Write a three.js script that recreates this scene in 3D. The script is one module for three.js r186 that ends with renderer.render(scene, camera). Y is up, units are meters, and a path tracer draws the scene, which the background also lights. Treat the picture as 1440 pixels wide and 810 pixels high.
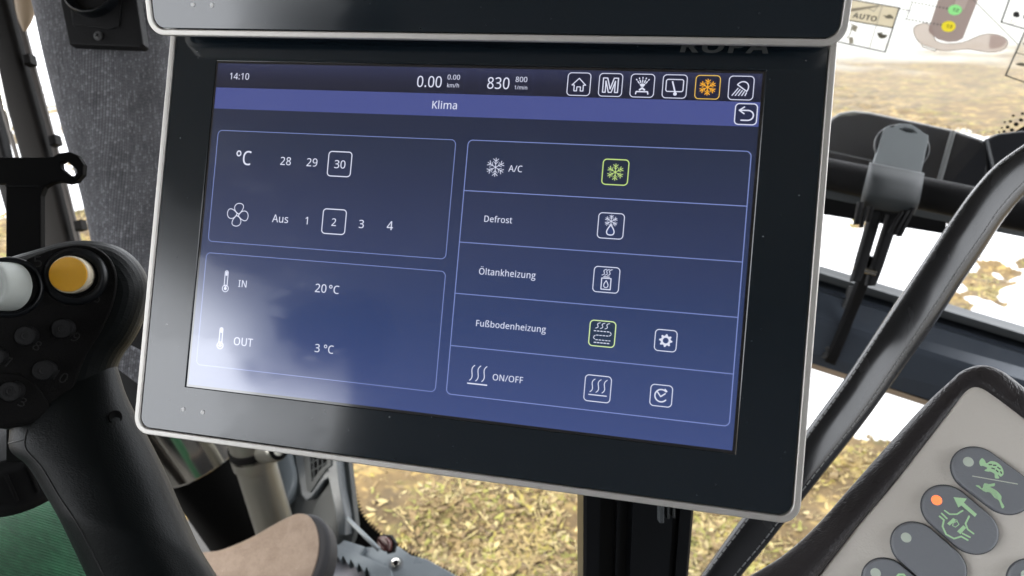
import * as THREE from 'three';
import { mergeGeometries } from 'three/addons/utils/BufferGeometryUtils.js';
import { MarchingCubes } from 'three/addons/objects/MarchingCubes.js';
import { FontLoader } from 'three/addons/loaders/FontLoader.js';
import { TextGeometry } from 'three/addons/geometries/TextGeometry.js';

// ---------------------------------------------------------------- camera, sky, sun, exposure
const EXPOSURE = 4.75;
const scene = new THREE.Scene();
const camera = new THREE.PerspectiveCamera(44.096, 16 / 9, 0.02, 700);
camera.position.set(0, 2.9, 0);
camera.rotation.order = 'YXZ';
camera.rotation.set(THREE.MathUtils.degToRad(-24), 0, THREE.MathUtils.degToRad(-2.4));
camera.focus = 0.345;
camera.userData.fStop = 15;
camera.updateMatrixWorld(true);

const skyData = new Float32Array(64 * 32 * 4);
for (let j = 0; j < 32; j++) for (let i = 0; i < 64; i++) {
  const el = Math.sin(((j + 0.5) / 32 - 0.5) * Math.PI), k = (j * 64 + i) * 4;
  const cloud = 1 + 0.06 * Math.sin(i * 0.9 + j * 0.7) * Math.sin(j * 1.3 + 2) * Math.max(0, el);
  const L = (1.0 + 0.25 * Math.max(0, el)) * cloud;
  skyData[k] = 0.97 * L; skyData[k + 1] = 1.0 * L; skyData[k + 2] = 1.05 * L; skyData[k + 3] = 1;
}
const skyTex = new THREE.DataTexture(skyData, 64, 32, THREE.RGBAFormat, THREE.FloatType);
skyTex.mapping = THREE.EquirectangularReflectionMapping;
skyTex.magFilter = THREE.LinearFilter; skyTex.needsUpdate = true;
scene.background = skyTex; scene.environment = skyTex;

const sun = new THREE.DirectionalLight(new THREE.Color(1, 0.95, 0.88), 1.4);
sun.position.set(-9, 9, 4); sun.target.position.set(0, 1, -3);
sun.castShadow = true; sun.shadow.radius = 25; sun.shadow.mapSize.set(2048, 2048);
Object.assign(sun.shadow.camera, { left: -14, right: 14, top: 14, bottom: -14, near: 0.5, far: 40 });
scene.add(sun, sun.target);

const renderer = new THREE.WebGLRenderer({ antialias: true });
renderer.toneMapping = THREE.LinearToneMapping;
renderer.toneMappingExposure = EXPOSURE;
renderer.shadowMap.enabled = true;

// ---------------------------------------------------------------- helpers
const V3 = (x, y, z) => new THREE.Vector3(x, y, z), V2 = (x, y) => new THREE.Vector2(x, y);
let seed = 20240611;
const rnd = () => { seed |= 0; seed = seed + 0x6D2B79F5 | 0; let t = Math.imul(seed ^ seed >>> 15, 1 | seed); t = t + Math.imul(t ^ t >>> 7, 61 | t) ^ t; return ((t ^ t >>> 14) >>> 0) / 4294967296; };
const clamp = (x, a = 0, b = 1) => Math.min(b, Math.max(a, x)), lerp = (a, b, t) => a + (b - a) * t;
const sstep = (a, b, x) => { const t = clamp((x - a) / (b - a)); return t * t * (3 - 2 * t); };
const CR = V3(), CU = V3(), CB = V3(); camera.matrixWorld.extractBasis(CR, CU, CB);
const CF = CB.clone().negate(), CO = camera.position.clone(), FPX = 1000;
// a pixel of the 1440 x 810 photograph is a direction; d is the depth along the optical axis in metres
const dir = (px, py) => CF.clone().addScaledVector(CR, (px - 720) / FPX).addScaledVector(CU, (405 - py) / FPX);
const P = (px, py, d) => CO.clone().addScaledVector(dir(px, py), d);
const camVec = (x, y, z) => V3().addScaledVector(CR, x).addScaledVector(CU, y).addScaledVector(CB, z).normalize();

class Frame {                                   // a plane at a real place: origin, right, up, normal
  constructor(o, n, right = CR) {
    this.o = o; this.n = n.clone().normalize();
    this.u = right.clone().addScaledVector(this.n, -right.dot(this.n)).normalize();
    this.v = this.n.clone().cross(this.u);
    this.m = new THREE.Matrix4().makeBasis(this.u, this.v, this.n).setPosition(o);
  }
  uv(px, py) { const d = dir(px, py), t = this.n.dot(this.o.clone().sub(CO)) / this.n.dot(d); const q = CO.clone().addScaledVector(d, t).sub(this.o); return V2(q.dot(this.u), q.dot(this.v)); }
  pt(u, v, h = 0) { return this.o.clone().addScaledVector(this.u, u).addScaledVector(this.v, v).addScaledVector(this.n, h); }
  at(px, py, h = 0) { const q = this.uv(px, py); return this.pt(q.x, q.y, h); }
}
function smoothPts(pts, n, closed = true) {
  const c = new THREE.CatmullRomCurve3(pts.map((p) => V3(p.x, p.y, 0)), closed, 'centripetal');
  return c.getPoints(n).slice(0, closed ? n : n + 1).map((p) => V2(p.x, p.y));
}
function shapeOf(pts) { if (THREE.ShapeUtils.area(pts) < 0) pts = [...pts].reverse(); return new THREE.Shape(pts); }
// outline on a frame -> bevelled solid whose front face lies at height h and whose thickness is t
function ext(fr, px, { t = 0.01, h = 0, bevel = 0.001, seg = 2, smooth = 0, holes = [], bevelT } = {}) {
  let pts = px.map(([x, y]) => fr.uv(x, y));
  if (smooth) pts = smoothPts(pts, smooth);
  const s = shapeOf(pts);
  for (const hl of holes) { let q = hl.map(([x, y]) => fr.uv(x, y)); if (smooth) q = smoothPts(q, 24); if (THREE.ShapeUtils.area(q) > 0) q.reverse(); s.holes.push(new THREE.Path(q)); }
  return extShape(s, { t, h, bevel, seg, bevelT }).applyMatrix4(fr.m);
}
function extShape(s, { t = 0.01, h = 0, bevel = 0.001, seg = 2, bevelT } = {}) {
  const bt = bevelT ?? bevel;
  const g = new THREE.ExtrudeGeometry(s, { depth: Math.max(1e-5, t - 2 * bt), bevelEnabled: bevel > 0, bevelSize: bevel, bevelOffset: -bevel, bevelThickness: bt, bevelSegments: seg, curveSegments: 16 });
  return g.translate(0, 0, h - t + (bevel > 0 ? bt : 0));
}
function roundRect(x0, y0, x1, y1, r, C = THREE.Shape) {
  const s = new C();
  s.moveTo(x0 + r, y0); s.lineTo(x1 - r, y0); s.absarc(x1 - r, y0 + r, r, -Math.PI / 2, 0); s.lineTo(x1, y1 - r); s.absarc(x1 - r, y1 - r, r, 0, Math.PI / 2);
  s.lineTo(x0 + r, y1); s.absarc(x0 + r, y1 - r, r, Math.PI / 2, Math.PI); s.lineTo(x0, y0 + r); s.absarc(x0 + r, y0 + r, r, Math.PI, Math.PI * 1.5);
  return s;
}
// rings [xL, yL, xR, yR, depth, roundness] -> a body with an oval section whose width runs from L to R
function loftData(rings, n = 40) {
  rings = rings.map((r) => (r.L ? r : { L: P(r[0], r[1], r[4]), R: P(r[2], r[3], r[4]), q: r[5] ?? 1 }));
  const L = new THREE.CatmullRomCurve3(rings.map((r) => r.L), false, 'centripetal'), R = new THREE.CatmullRomCurve3(rings.map((r) => r.R), false, 'centripetal');
  const out = [];
  for (let i = 0; i <= n; i++) {
    const f = i / n * (rings.length - 1), k = Math.min(rings.length - 2, Math.floor(f)), q = lerp(rings[k].q, rings[k + 1].q, f - k);
    const l = L.getPoint(i / n), r = R.getPoint(i / n), c = l.clone().add(r).multiplyScalar(0.5), a = r.clone().sub(l).multiplyScalar(0.5);
    const view = c.clone().sub(CO).normalize(), b = view.addScaledVector(a.clone().normalize(), -view.dot(a.clone().normalize())).normalize().multiplyScalar(-a.length() * q);
    out.push({ c, a, b });
  }
  return out;
}
const se = (x, e) => Math.sign(x) * Math.abs(x) ** (2 / e);
const loftPt = (r, th, e = 2, k = 1) => r.c.clone().addScaledVector(r.a, se(Math.cos(th), e) * k).addScaledVector(r.b, se(Math.sin(th), e) * k);
function loft(rings, { n = 40, seg = 36, e = 2, cap = true } = {}) {
  const D = loftData(rings, n), pos = [], uv = [], idx = [];
  let len = 0;
  D.forEach((r, i) => {
    if (i) len += r.c.distanceTo(D[i - 1].c);
    for (let j = 0; j <= seg; j++) { const th = j / seg * Math.PI * 2, p = loftPt(r, th, e); pos.push(p.x, p.y, p.z); uv.push(th * r.a.length(), len); }
  });
  for (let i = 0; i < D.length - 1; i++) for (let j = 0; j < seg; j++) { const a = i * (seg + 1) + j, b = a + 1, c = a + seg + 1, d = c + 1; idx.push(a, c, b, b, c, d); }
  if (cap) for (const i of [0, D.length - 1]) {
    const k = pos.length / 3; pos.push(D[i].c.x, D[i].c.y, D[i].c.z); uv.push(0, 0);
    for (let j = 0; j < seg; j++) { const a = i * (seg + 1) + j; i ? idx.push(k, a + 1, a) : idx.push(k, a, a + 1); }
  }
  const g = new THREE.BufferGeometry();
  g.setAttribute('position', new THREE.Float32BufferAttribute(pos, 3)); g.setAttribute('uv', new THREE.Float32BufferAttribute(uv, 2)); g.setIndex(idx); g.computeVertexNormals();
  return g;
}
// two polygon sections of [px, py, d] joined: a straight profile
function prism(A, B, k0 = 0, k1 = 1) {   // k0, k1: how far the profile runs on past its two measured sections
  const a0 = A.map((p) => P(...p)), b0 = B.map((p) => P(...p)), a = a0.map((p, i) => p.clone().lerp(b0[i], k0)), b = a0.map((p, i) => p.clone().lerp(b0[i], k1)), n = a.length, pos = [], uv = [];
  const tri = (p, q, r) => { for (const s of [p, q, r]) { pos.push(s.x, s.y, s.z); uv.push(s.x + s.z, s.y); } };
  for (let i = 0; i < n; i++) { const j = (i + 1) % n; tri(a[i], b[i], a[j]); tri(a[j], b[i], b[j]); }
  for (let i = 1; i < n - 1; i++) { tri(a[0], a[i], a[i + 1]); tri(b[0], b[i + 1], b[i]); }
  const g = new THREE.BufferGeometry(); g.setAttribute('position', new THREE.Float32BufferAttribute(pos, 3)); g.setAttribute('uv', new THREE.Float32BufferAttribute(uv, 2)); g.computeVertexNormals(); return g;
}
function tube(pts, r, { seg = 12, n = 0, cap = true } = {}) {
  const c = new THREE.CatmullRomCurve3(pts, false, 'centripetal');
  const g = new THREE.TubeGeometry(c, n || Math.max(2, pts.length * 6), r, seg);
  if (!cap) return g;
  const ends = [0, 1].map((t) => { const s = new THREE.SphereGeometry(r, seg, 6); const p = c.getPoint(t); return s.translate(p.x, p.y, p.z); });
  return mergeGeometries([g, ...ends]);
}
function rod(a, b, r0, r1 = r0, seg = 32, open = false) {       // cylinder from a to b
  const d = b.clone().sub(a), g = new THREE.CylinderGeometry(r1, r0, d.length(), seg, 1, open);
  g.applyQuaternion(new THREE.Quaternion().setFromUnitVectors(V3(0, 1, 0), d.clone().normalize()));
  const m = a.clone().add(b).multiplyScalar(0.5); return g.translate(m.x, m.y, m.z);
}
function turned(profile, a, axis, seg = 40) {                    // lathe profile [[r, h]...] standing on a along axis
  const g = new THREE.LatheGeometry(profile.map(([r, h]) => V2(r, h)), seg);
  g.applyQuaternion(new THREE.Quaternion().setFromUnitVectors(V3(0, 1, 0), axis.clone().normalize())); return g.translate(a.x, a.y, a.z);
}
function box(w, h, d, x, y, z, r = 0.004) {
  const s = roundRect(-w / 2, -h / 2, w / 2, h / 2, Math.min(r, w / 2.1, h / 2.1));
  return extShape(s, { t: d, h: d / 2, bevel: Math.min(r, d / 2.2) }).translate(x, y, z);
}
const taken = {};
function numbered(n) { const k = taken[n] = (taken[n] ?? -1) + 1; return k ? `${n}_${String(k).padStart(3, '0')}` : n; }
const groups = [];
function thing(name, label, category, group) {
  const g = new THREE.Group(); g.name = numbered(name); g.userData = { label, category }; if (group) g.userData.group = group;
  scene.add(g); groups.push(g); return g;
}
function part(parent, name, geo, mat, label, kind) {
  const m = new THREE.Mesh(geo, mat); m.name = name; m.castShadow = m.receiveShadow = true;
  if (label) m.userData.label = label; if (kind) m.userData.kind = kind;
  parent.add(m); return m;
}
function struct(name, geo, mat, label, category) { const m = new THREE.Mesh(geo, mat); m.name = numbered(name); m.castShadow = m.receiveShadow = true; m.userData = { kind: 'structure', label, category }; scene.add(m); return m; }

// ---------------------------------------------------------------- textures
function lattice(n, s) { const a = new Float32Array(n * n); let q = s >>> 0; for (let i = 0; i < n * n; i++) { q = (Math.imul(q, 1664525) + 1013904223) >>> 0; let h = q ^ q >>> 15; h = Math.imul(h, 0x2c1b3c6d); h ^= h >>> 12; a[i] = (h >>> 0) / 4294967296; } return (x, y) => {
  const xi = Math.floor(x), yi = Math.floor(y), fx = x - xi, fy = y - yi, u = fx * fx * (3 - 2 * fx), v = fy * fy * (3 - 2 * fy), m = (k) => ((k % n) + n) % n;
  const g = (i, j) => a[m(j) * n + m(i)];
  return lerp(lerp(g(xi, yi), g(xi + 1, yi), u), lerp(g(xi, yi + 1), g(xi + 1, yi + 1), u), v);
}; }
const N1 = lattice(64, 7), N2 = lattice(64, 99), N3 = lattice(64, 1234);
const fbm = (N, x, y, o = 4) => { let s = 0, a = 0.5, t = 0; for (let i = 0; i < o; i++) { s += a * N(x, y); t += a; x = x * 2 + 17; y = y * 2 + 31; a *= 0.5; } return s / t; };
function dataTex(n, fn, srgb = false, rep = 1) {
  const d = new Uint8Array(n * n * 4);
  for (let j = 0; j < n; j++) for (let i = 0; i < n; i++) { const c = fn(i / n, j / n, i, j), k = (j * n + i) * 4; const a = Array.isArray(c) ? c : [c, c, c]; d[k] = clamp(a[0]) * 255; d[k + 1] = clamp(a[1]) * 255; d[k + 2] = clamp(a[2]) * 255; d[k + 3] = 255; }
  const t = new THREE.DataTexture(d, n, n); t.wrapS = t.wrapT = THREE.RepeatWrapping; t.magFilter = THREE.LinearFilter; t.minFilter = THREE.LinearMipmapLinearFilter; t.generateMipmaps = true;
  if (srgb) t.colorSpace = THREE.SRGBColorSpace; t.repeat.set(rep, rep); t.needsUpdate = true; return t;
}
const grainTex = dataTex(256, (u, v) => fbm(N1, u * 64, v * 64, 1) * 0.6 + fbm(N2, u * 32, v * 32, 1) * 0.4, false, 1 / 0.03);    // moulded plastic grain, 3 cm tile
const leatherTex = dataTex(256, (u, v) => 1 - Math.abs(fbm(N1, u * 32, v * 32, 1) - 0.5) * 2.2 * (0.6 + 0.4 * N2(u * 64, v * 64)), false, 1 / 0.03);
const smearTex = dataTex(256, (u, v) => 0.75 + 0.5 * (fbm(N3, u * 8, v * 8, 3) - 0.5), false, 1 / 0.2);
const fabricBump = dataTex(512, (u, v, i, j) => { const a = Math.sin(i / 512 * Math.PI * 2 * 48), b = Math.sin(j / 512 * Math.PI * 2 * 48); return 0.5 + 0.25 * a * b + 0.35 * (N1(u * 64, v * 64) - 0.5); }, false, 1 / 0.09);
const hash2 = (i, j) => { let h = Math.imul(i, 374761393) + Math.imul(j, 668265263) | 0; h = Math.imul(h ^ h >>> 13, 1274126177); return ((h ^ h >>> 16) >>> 0) / 4294967296; };
const fabricCol = dataTex(512, (u, v, i, j) => {
  const ci = Math.floor(i / 7), sh = Math.floor(hash2(ci, 7) * 12), cj = Math.floor((j + sh) / 12) % 43, h = hash2(ci, cj), gap = i % 7 < 2 ? 0.72 : 1, col = hash2(ci, 77), gj = (j + sh) % 12 < 2 ? 0.8 : 1;
  const x = (0.33 + 0.07 * h + 0.05 * col + (h > 0.86 ? 0.06 : 0) + 0.10 * (fbm(N1, u * 8, v * 8, 3) - 0.5)) * gap * gj; return [x, x, x * 1.04];
}, true, 1 / 0.15);
const ribAt = (u, v) => Math.abs((u * 64) % 1 - 0.5) * 2;
const ribTex = dataTex(512, (u, v) => 0.3 + 0.6 * ribAt(u, v) + 0.1 * N1(u * 64, v * 64), false, 1 / 0.15);
const ribCol = dataTex(512, (u, v) => { const k = 0.8 + 0.18 * ribAt(u, v) + 0.25 * (fbm(N2, u * 32, v * 32, 2) - 0.5) + 0.3 * (fbm(N3, u * 4, v * 4, 3) - 0.5); return [0.15 * k, 0.35 * k, 0.235 * k]; }, true, 1 / 0.15);
const dustCol = dataTex(512, (u, v) => { const d = fbm(N1, u * 8, v * 8, 4), f = lerp(0.5, fbm(N2, u * 64, v * 64, 2), 0.45), s = N3(u * 64, v * 64) > 0.985 ? 0.2 : 0; return [0.44 + 0.07 * (d - 0.5) + 0.1 * (f - 0.5) + s, 0.385 + 0.07 * (d - 0.5) + 0.1 * (f - 0.5) + s, 0.34 + 0.07 * (d - 0.5) + 0.1 * (f - 0.5) + s]; }, true, 1 / 0.12);
const speckTex = dataTex(1024, (u, v, i, j) => { const h = N2(i * 0.731 + j * 0.177, j * 0.613 + i * 0.291); return [0.09, 0.125, 0.15]; }, true, 1 / 0.32);
{ // fine dust specks and lint lying on the glass
  const d = speckTex.image.data; for (let k = 0; k < 320; k++) { const x = Math.floor(rnd() * 1024), y = Math.floor(rnd() * 1024), r = rnd() < 0.15 ? 1 : 0, a = 70 + rnd() * 90; for (let j = 0; j <= r; j++) for (let i = 0; i <= r; i++) { const q = (((y + j) % 1024) * 1024 + (x + i) % 1024) * 4; d[q] = d[q + 1] = d[q + 2] = a; } }
}

const smudge = (rep) => { const t = dataTex(512, (u, v) => { const a = fbm(N3, u * 4, v * 4, 4), b = fbm(N1, u * 16 + 5, v * 24, 3); return 0.62 + 0.5 * sstep(0.45, 0.7, a) + 0.5 * sstep(0.55, 0.75, b) * sstep(0.4, 0.6, a); }, false, rep); return t; };
// ---------------------------------------------------------------- materials
const std = (c, rough, o = {}) => new THREE.MeshStandardMaterial({ color: Array.isArray(c) ? new THREE.Color().setRGB(...c) : c, roughness: rough, ...o });
const phy = (c, rough, o = {}) => new THREE.MeshPhysicalMaterial({ color: Array.isArray(c) ? new THREE.Color().setRGB(...c) : c, roughness: rough, ...o });
const M = {
  rim: std([0.62, 0.6, 0.565], 0.5, { metalness: 0.65, bumpMap: grainTex, bumpScale: 0.00005 }),
  glass: phy([1, 1, 1], 0.19, { map: speckTex, ior: 1.72, roughnessMap: smudge(1 / 0.32) }),
  housing: std([0.008, 0.008, 0.009], 0.5, { bumpMap: grainTex, bumpScale: 0.0002 }),
  black: phy([0.007, 0.007, 0.0075], 0.55, { bumpMap: grainTex, bumpScale: 0.0002, specularIntensity: 0.2 }),
  blackGloss: phy([0.005, 0.006, 0.0075], 0.3, { specularIntensity: 0.6 }),
  grip: phy([0.003, 0.0042, 0.0045], 0.46, { bumpMap: grainTex, bumpScale: 0.00012, specularIntensity: 0.24 }),
  gripBrown: phy([0.013, 0.012, 0.012], 0.5, { bumpMap: grainTex, bumpScale: 0.0002, specularIntensity: 0.25 }),
  face: phy([0.0058, 0.0056, 0.0056], 0.55, { bumpMap: grainTex, bumpScale: 0.0002, specularIntensity: 0.15 }),
  button: phy([0.011, 0.011, 0.0115], 0.5, { bumpMap: grainTex, bumpScale: 0.0001, specularIntensity: 0.2 }),
  emboss: phy([0.022, 0.022, 0.022], 0.45, { specularIntensity: 0.4 }),
  yellow: std([0.8, 0.4, 0.006], 0.4, { bumpMap: grainTex, bumpScale: 0.0001 }),
  cream: phy([0.62, 0.55, 0.42], 0.35),
  white: std([0.45, 0.48, 0.455], 0.4, { bumpMap: grainTex, bumpScale: 0.0001 }),
  fabric: std([1, 1, 1], 0.95, { map: fabricCol, bumpMap: fabricBump, bumpScale: 0.0012 }),
  green: std([1, 1, 1], 0.9, { map: ribCol, bumpMap: ribTex, bumpScale: 0.003 }),
  dust: std([1, 1, 1], 0.95, { map: dustCol, bumpMap: grainTex, bumpScale: 0.0006 }),
  rubber: phy([0.018, 0.018, 0.02], 0.6, { bumpMap: grainTex, bumpScale: 0.0002, specularIntensity: 0.35 }),
  steel: std([0.62, 0.6, 0.55], 0.13, { metalness: 1 }),
  tube: std([0.18, 0.175, 0.152], 0.35, { metalness: 0.8 }),
  greyPaint: std([0.07, 0.078, 0.083], 0.5, { roughnessMap: smearTex, bumpMap: grainTex, bumpScale: 0.0003 }),
  greyBlue: std([0.12, 0.138, 0.15], 0.45, { roughnessMap: smearTex }),
  greyDark: std([0.03, 0.034, 0.034], 0.6, { bumpMap: grainTex, bumpScale: 0.0003 }),
  beam: std([0.045, 0.054, 0.068], 0.28, { roughnessMap: smearTex, metalness: 0.2 }),
  weld: std([0.08, 0.08, 0.08], 0.4, { metalness: 0.9, bumpMap: leatherTex, bumpScale: 0.0005 }),
  pipe: phy([0.015, 0.0155, 0.017], 0.33, { specularIntensity: 1, roughnessMap: smearTex }),
  stitchAndGlint: std([0.24, 0.24, 0.24], 0.7),
  fairing: phy([0.006, 0.007, 0.0095], 0.3, { specularIntensity: 0.7 }),
  clampLight: std([0.13, 0.145, 0.15], 0.55, { bumpMap: grainTex, bumpScale: 0.0002 }),
  clamp: std([0.022, 0.026, 0.028], 0.55, { bumpMap: grainTex, bumpScale: 0.0002 }),
  gasket: std([0.09, 0.095, 0.095], 0.6),
  frit: phy([0.003, 0.003, 0.003], 0.7, { specularIntensity: 0.1 }),
  pane: phy([1, 1, 1], 0, { transmission: 1, thickness: 0, ior: 1.45 }),
  consoleRim: phy([0.032, 0.0285, 0.03], 0.36, { bumpMap: leatherTex, bumpScale: 0.00016, specularIntensity: 0.8 }),
  keypad: std([0.79, 0.745, 0.68], 0.55, { bumpMap: grainTex, bumpScale: 0.0001 }),
  keycap: std([0.26, 0.275, 0.3], 0.5, { bumpMap: grainTex, bumpScale: 0.0001 }),
  keyside: std([0.1, 0.105, 0.115], 0.6),
  led: std([0.7, 0.78, 0.68], 0.4),
  tan: std([0.22, 0.16, 0.1], 0.7),
  doorDark: phy([0.0045, 0.0038, 0.0033], 0.7, { specularIntensity: 0.3 }),
  seal: std([0.055, 0.045, 0.038], 0.6),
  lining: std([0.24, 0.24, 0.24], 0.95),
  cabWall: std([0.1, 0.1, 0.105], 0.8),
  floorMat: std([0.05, 0.048, 0.045], 0.9),
  seat: std([0.012, 0.012, 0.013], 0.85, { bumpMap: fabricBump, bumpScale: 0.001 }),
  redLens: phy([0.06, 0.022, 0.02], 0.25),
  logo: std([0.08, 0.085, 0.085], 0.45),
};
const ledRed = std([0.8, 0.1, 0.04], 0.4); ledRed.emissive = new THREE.Color().setRGB(1, 0.2, 0.07); ledRed.emissiveIntensity = 0.34;

// ---------------------------------------------------------------- the field outside
const GR = (x, z) => { // how much old snow lies here, 0..1
  const d = -z, n = fbm(N1, x * 0.55 + 40, z * 0.55 + 40, 4) - 0.5, n2 = fbm(N2, x * 2.3 + 10, z * 2.3 + 10, 3) - 0.5;
  const right = sstep(-1.2, 0.6, x + n * 2);
  const near = lerp(9.6, 3.75, right), farEdge = lerp(400, 11.6, sstep(-3, 2, x));
  let s = sstep(near - 0.35, near + 0.35, d + n * 1.1) * (1 - sstep(farEdge - 1, farEdge + 1, d + n * 3));
  
  s = Math.max(s, sstep(-0.5, -2.5, d));  // unseen snow behind the cab, brightens the reflection in the terminal glass
  const holes = sstep(0.03, 0.1, n2 * 0.8 + n * 0.55);
  return clamp(s * (1 - holes * 0.85));
};
function groundTex(n, x0, z0, w) {
  const d = new Uint8Array(n * n * 4), px = w / n;
  for (let j = 0; j < n; j++) for (let i = 0; i < n; i++) {
    const x = x0 + (i + 0.5) * px, z = z0 - (j + 0.5) * px, k = (j * n + i) * 4;
    const big = fbm(N3, x * 0.7, z * 0.7, 3), mid = fbm(N1, x * 5, z * 5, 3), fine = px < 0.05 ? fbm(N2, x * 34, z * 34, 2) : 0.5;
    const straw = sstep(0.52, 0.66, fbm(N2, x * 9 + 3, z * 16, 3) * 0.7 + fine * 0.3), grn = sstep(0.6, 0.72, fbm(N3, x * 6 + 9, z * 6, 3)) * 0.5;
    let r = lerp(0.072, 0.15, straw) * (0.5 + mid) * (0.75 + 0.5 * fine), g = lerp(0.046, 0.103, straw) * (0.5 + mid) * (0.75 + 0.5 * fine), b = lerp(0.016, 0.034, straw) * (0.5 + mid) * (0.75 + 0.5 * fine);
    r *= 0.7 + 0.6 * big; g *= 0.7 + 0.6 * big; b *= 0.7 + 0.6 * big;
    g = lerp(g, g * 1.25, grn); r = lerp(r, r * 0.9, grn); b = lerp(b, b * 0.6, grn);
    { const far = sstep(20, 27, -z + 8 * (big - 0.5)); r = lerp(r, 0.165 + 0.05 * (mid - 0.5), far); g = lerp(g, 0.162 + 0.05 * (mid - 0.5), far); b = lerp(b, 0.148 + 0.05 * (mid - 0.5), far); }  // ground colour blends to pale grey with distance
    const s = GR(x, z) > 0.35 + 0.3 * (fine - 0.5) + 0.2 * (mid - 0.5) ? 1 : 0, w2 = 0.4 + 0.16 * (mid - 0.5);
    r = lerp(r, w2, s); g = lerp(g, w2, s); b = lerp(b, w2 * 1.01, s);
    const sr = (c) => 255 * clamp(c <= 0.0031308 ? 12.92 * c : 1.055 * c ** (1 / 2.4) - 0.055);
    d[k] = sr(r); d[k + 1] = sr(g); d[k + 2] = sr(b); d[k + 3] = 255;
  }
  const t = new THREE.DataTexture(d, n, n); t.magFilter = THREE.LinearFilter; t.minFilter = THREE.LinearMipmapLinearFilter; t.generateMipmaps = true; t.colorSpace = THREE.SRGBColorSpace; t.needsUpdate = true; return t;
}
function groundMesh(name, x0, z0, w, seg, y, texN, amp, label) {
  const g = new THREE.PlaneGeometry(w, w, seg, seg); g.rotateX(-Math.PI / 2); g.translate(x0 + w / 2, 0, z0 - w / 2);
  const p = g.attributes.position, u = g.attributes.uv;
  for (let i = 0; i < p.count; i++) {
    const x = p.getX(i), z = p.getZ(i), e = Math.min(x - x0, x0 + w - x, z0 - z, z - z0 + w), f = sstep(0, 1, e);
    p.setY(i, y + amp * f * (fbm(N1, x * 3, z * 3, 4) - 0.5) + amp * 0.4 * f * GR(x, z)); u.setXY(i, (x - x0) / w, (z0 - z) / w);
  }
  g.computeVertexNormals();
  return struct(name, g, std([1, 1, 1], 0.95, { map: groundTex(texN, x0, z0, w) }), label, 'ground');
}
groundMesh('field_ground', -9, -1.5, 18, 220, 0, 1400, 0.16, 'brown harvested field strewn with leaves and patches of snow');
groundMesh('field_ground', -32, 2, 64, 60, -0.085, 1024, 0.02, 'brown leafy field farther out with old snow lying in strips');
groundMesh('field_ground', -250, 100, 500, 40, -0.12, 700, 0, 'far field turning pale towards the horizon');
{ // leaf scraps and straw left on the soil: nobody could count them
  const leaf = new THREE.PlaneGeometry(1, 0.34, 4, 2); leaf.rotateX(-Math.PI / 2);
  { const p = leaf.attributes.position; for (let i = 0; i < p.count; i++) { const x = p.getX(i), z = p.getZ(i); p.setZ(i, z * (1 - 3.2 * x * x) + 0.12 * x * x); p.setY(i, 0.28 * x * x + 0.5 * z * z); } leaf.computeVertexNormals(); }
  const cols = [[0.125, 0.088, 0.04], [0.15, 0.112, 0.055], [0.14, 0.115, 0.03], [0.17, 0.13, 0.068], [0.095, 0.064, 0.032], [0.11, 0.105, 0.026], [0.2, 0.165, 0.1], [0.085, 0.057, 0.03], [0.12, 0.083, 0.04], [0.11, 0.078, 0.038]];
  const litter = (name, geo, n, label, s0, s1, cs) => {
    const im = new THREE.InstancedMesh(geo, std([1, 1, 1], 0.8, { side: THREE.DoubleSide }), n), m = new THREE.Matrix4(), q = new THREE.Quaternion(), e = new THREE.Euler(), c = new THREE.Color();
    let k = 0;
    while (k < n) {
      const z = -2.4 - 11 * rnd() ** 1.5, x = lerp(-1, 1, rnd()) * (1.2 + -z * 0.75) + 0.3; if (Math.abs(x) > 8.6) continue;
      if (rnd() < GR(x, z) * 0.97) continue;
      const heap = fbm(N3, x * 1.9 + 5, z * 1.9 + 5, 3); if (rnd() > 0.12 + sstep(0.36, 0.6, heap)) continue;
      e.set((rnd() - 0.5) * 0.9, rnd() * 6.28, (rnd() - 0.5) * 0.9); q.setFromEuler(e); const s = lerp(s0, s1, rnd() ** 2);
      m.compose(V3(x, 0.16 * (fbm(N1, x * 3, z * 3, 4) - 0.5) + 0.008, z), q, V3(s, s, s * (0.5 + rnd()))); im.setMatrixAt(k, m);
      const a = cs[Math.floor(clamp(0.55 * rnd() + 0.9 * (fbm(N2, x * 2.7, z * 2.7, 2) - 0.28), 0, 0.999) * cs.length)], f = 0.95 + 0.55 * rnd(); im.setColorAt(k, c.setRGB(a[0] * f, a[1] * f * 0.97, a[2] * f * 0.72)); k++;
    }
    im.name = name; im.castShadow = im.receiveShadow = true; im.userData = { kind: 'stuff', label, category: 'litter' }; scene.add(im);
  };
  litter('leaf_litter', leaf, 70000, 'dry yellow and brown beet leaf scraps strewn over the field', 0.015, 0.075, cols);
  const stalk = new THREE.CylinderGeometry(0.012, 0.016, 1, 5); stalk.rotateZ(Math.PI / 2); { const p = stalk.attributes.position; for (let i = 0; i < p.count; i++) p.setY(i, p.getY(i) + 0.06 * p.getX(i) ** 2); }
  litter('straw_stalks', stalk, 7000, 'pale thin straw stalks lying across the leafy soil', 0.05, 0.17, [[0.2, 0.16, 0.09], [0.26, 0.22, 0.13], [0.16, 0.15, 0.05]]);
  const clod = new THREE.IcosahedronGeometry(0.5, 1); { const p = clod.attributes.position; for (let i = 0; i < p.count; i++) { const v = V3().fromBufferAttribute(p, i), f = 0.4 + 1.1 * N2(v.x * 4 + 9, v.y * 4 + v.z * 6 + 9); p.setXYZ(i, v.x * f, v.y * f * 0.6, v.z * f); } }
  litter('soil_clods', clod, 2200, 'small brown soil clods lying on the harvested field', 0.015, 0.06, [[0.085, 0.058, 0.03], [0.1, 0.07, 0.037], [0.075, 0.05, 0.027]]);
}

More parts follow.
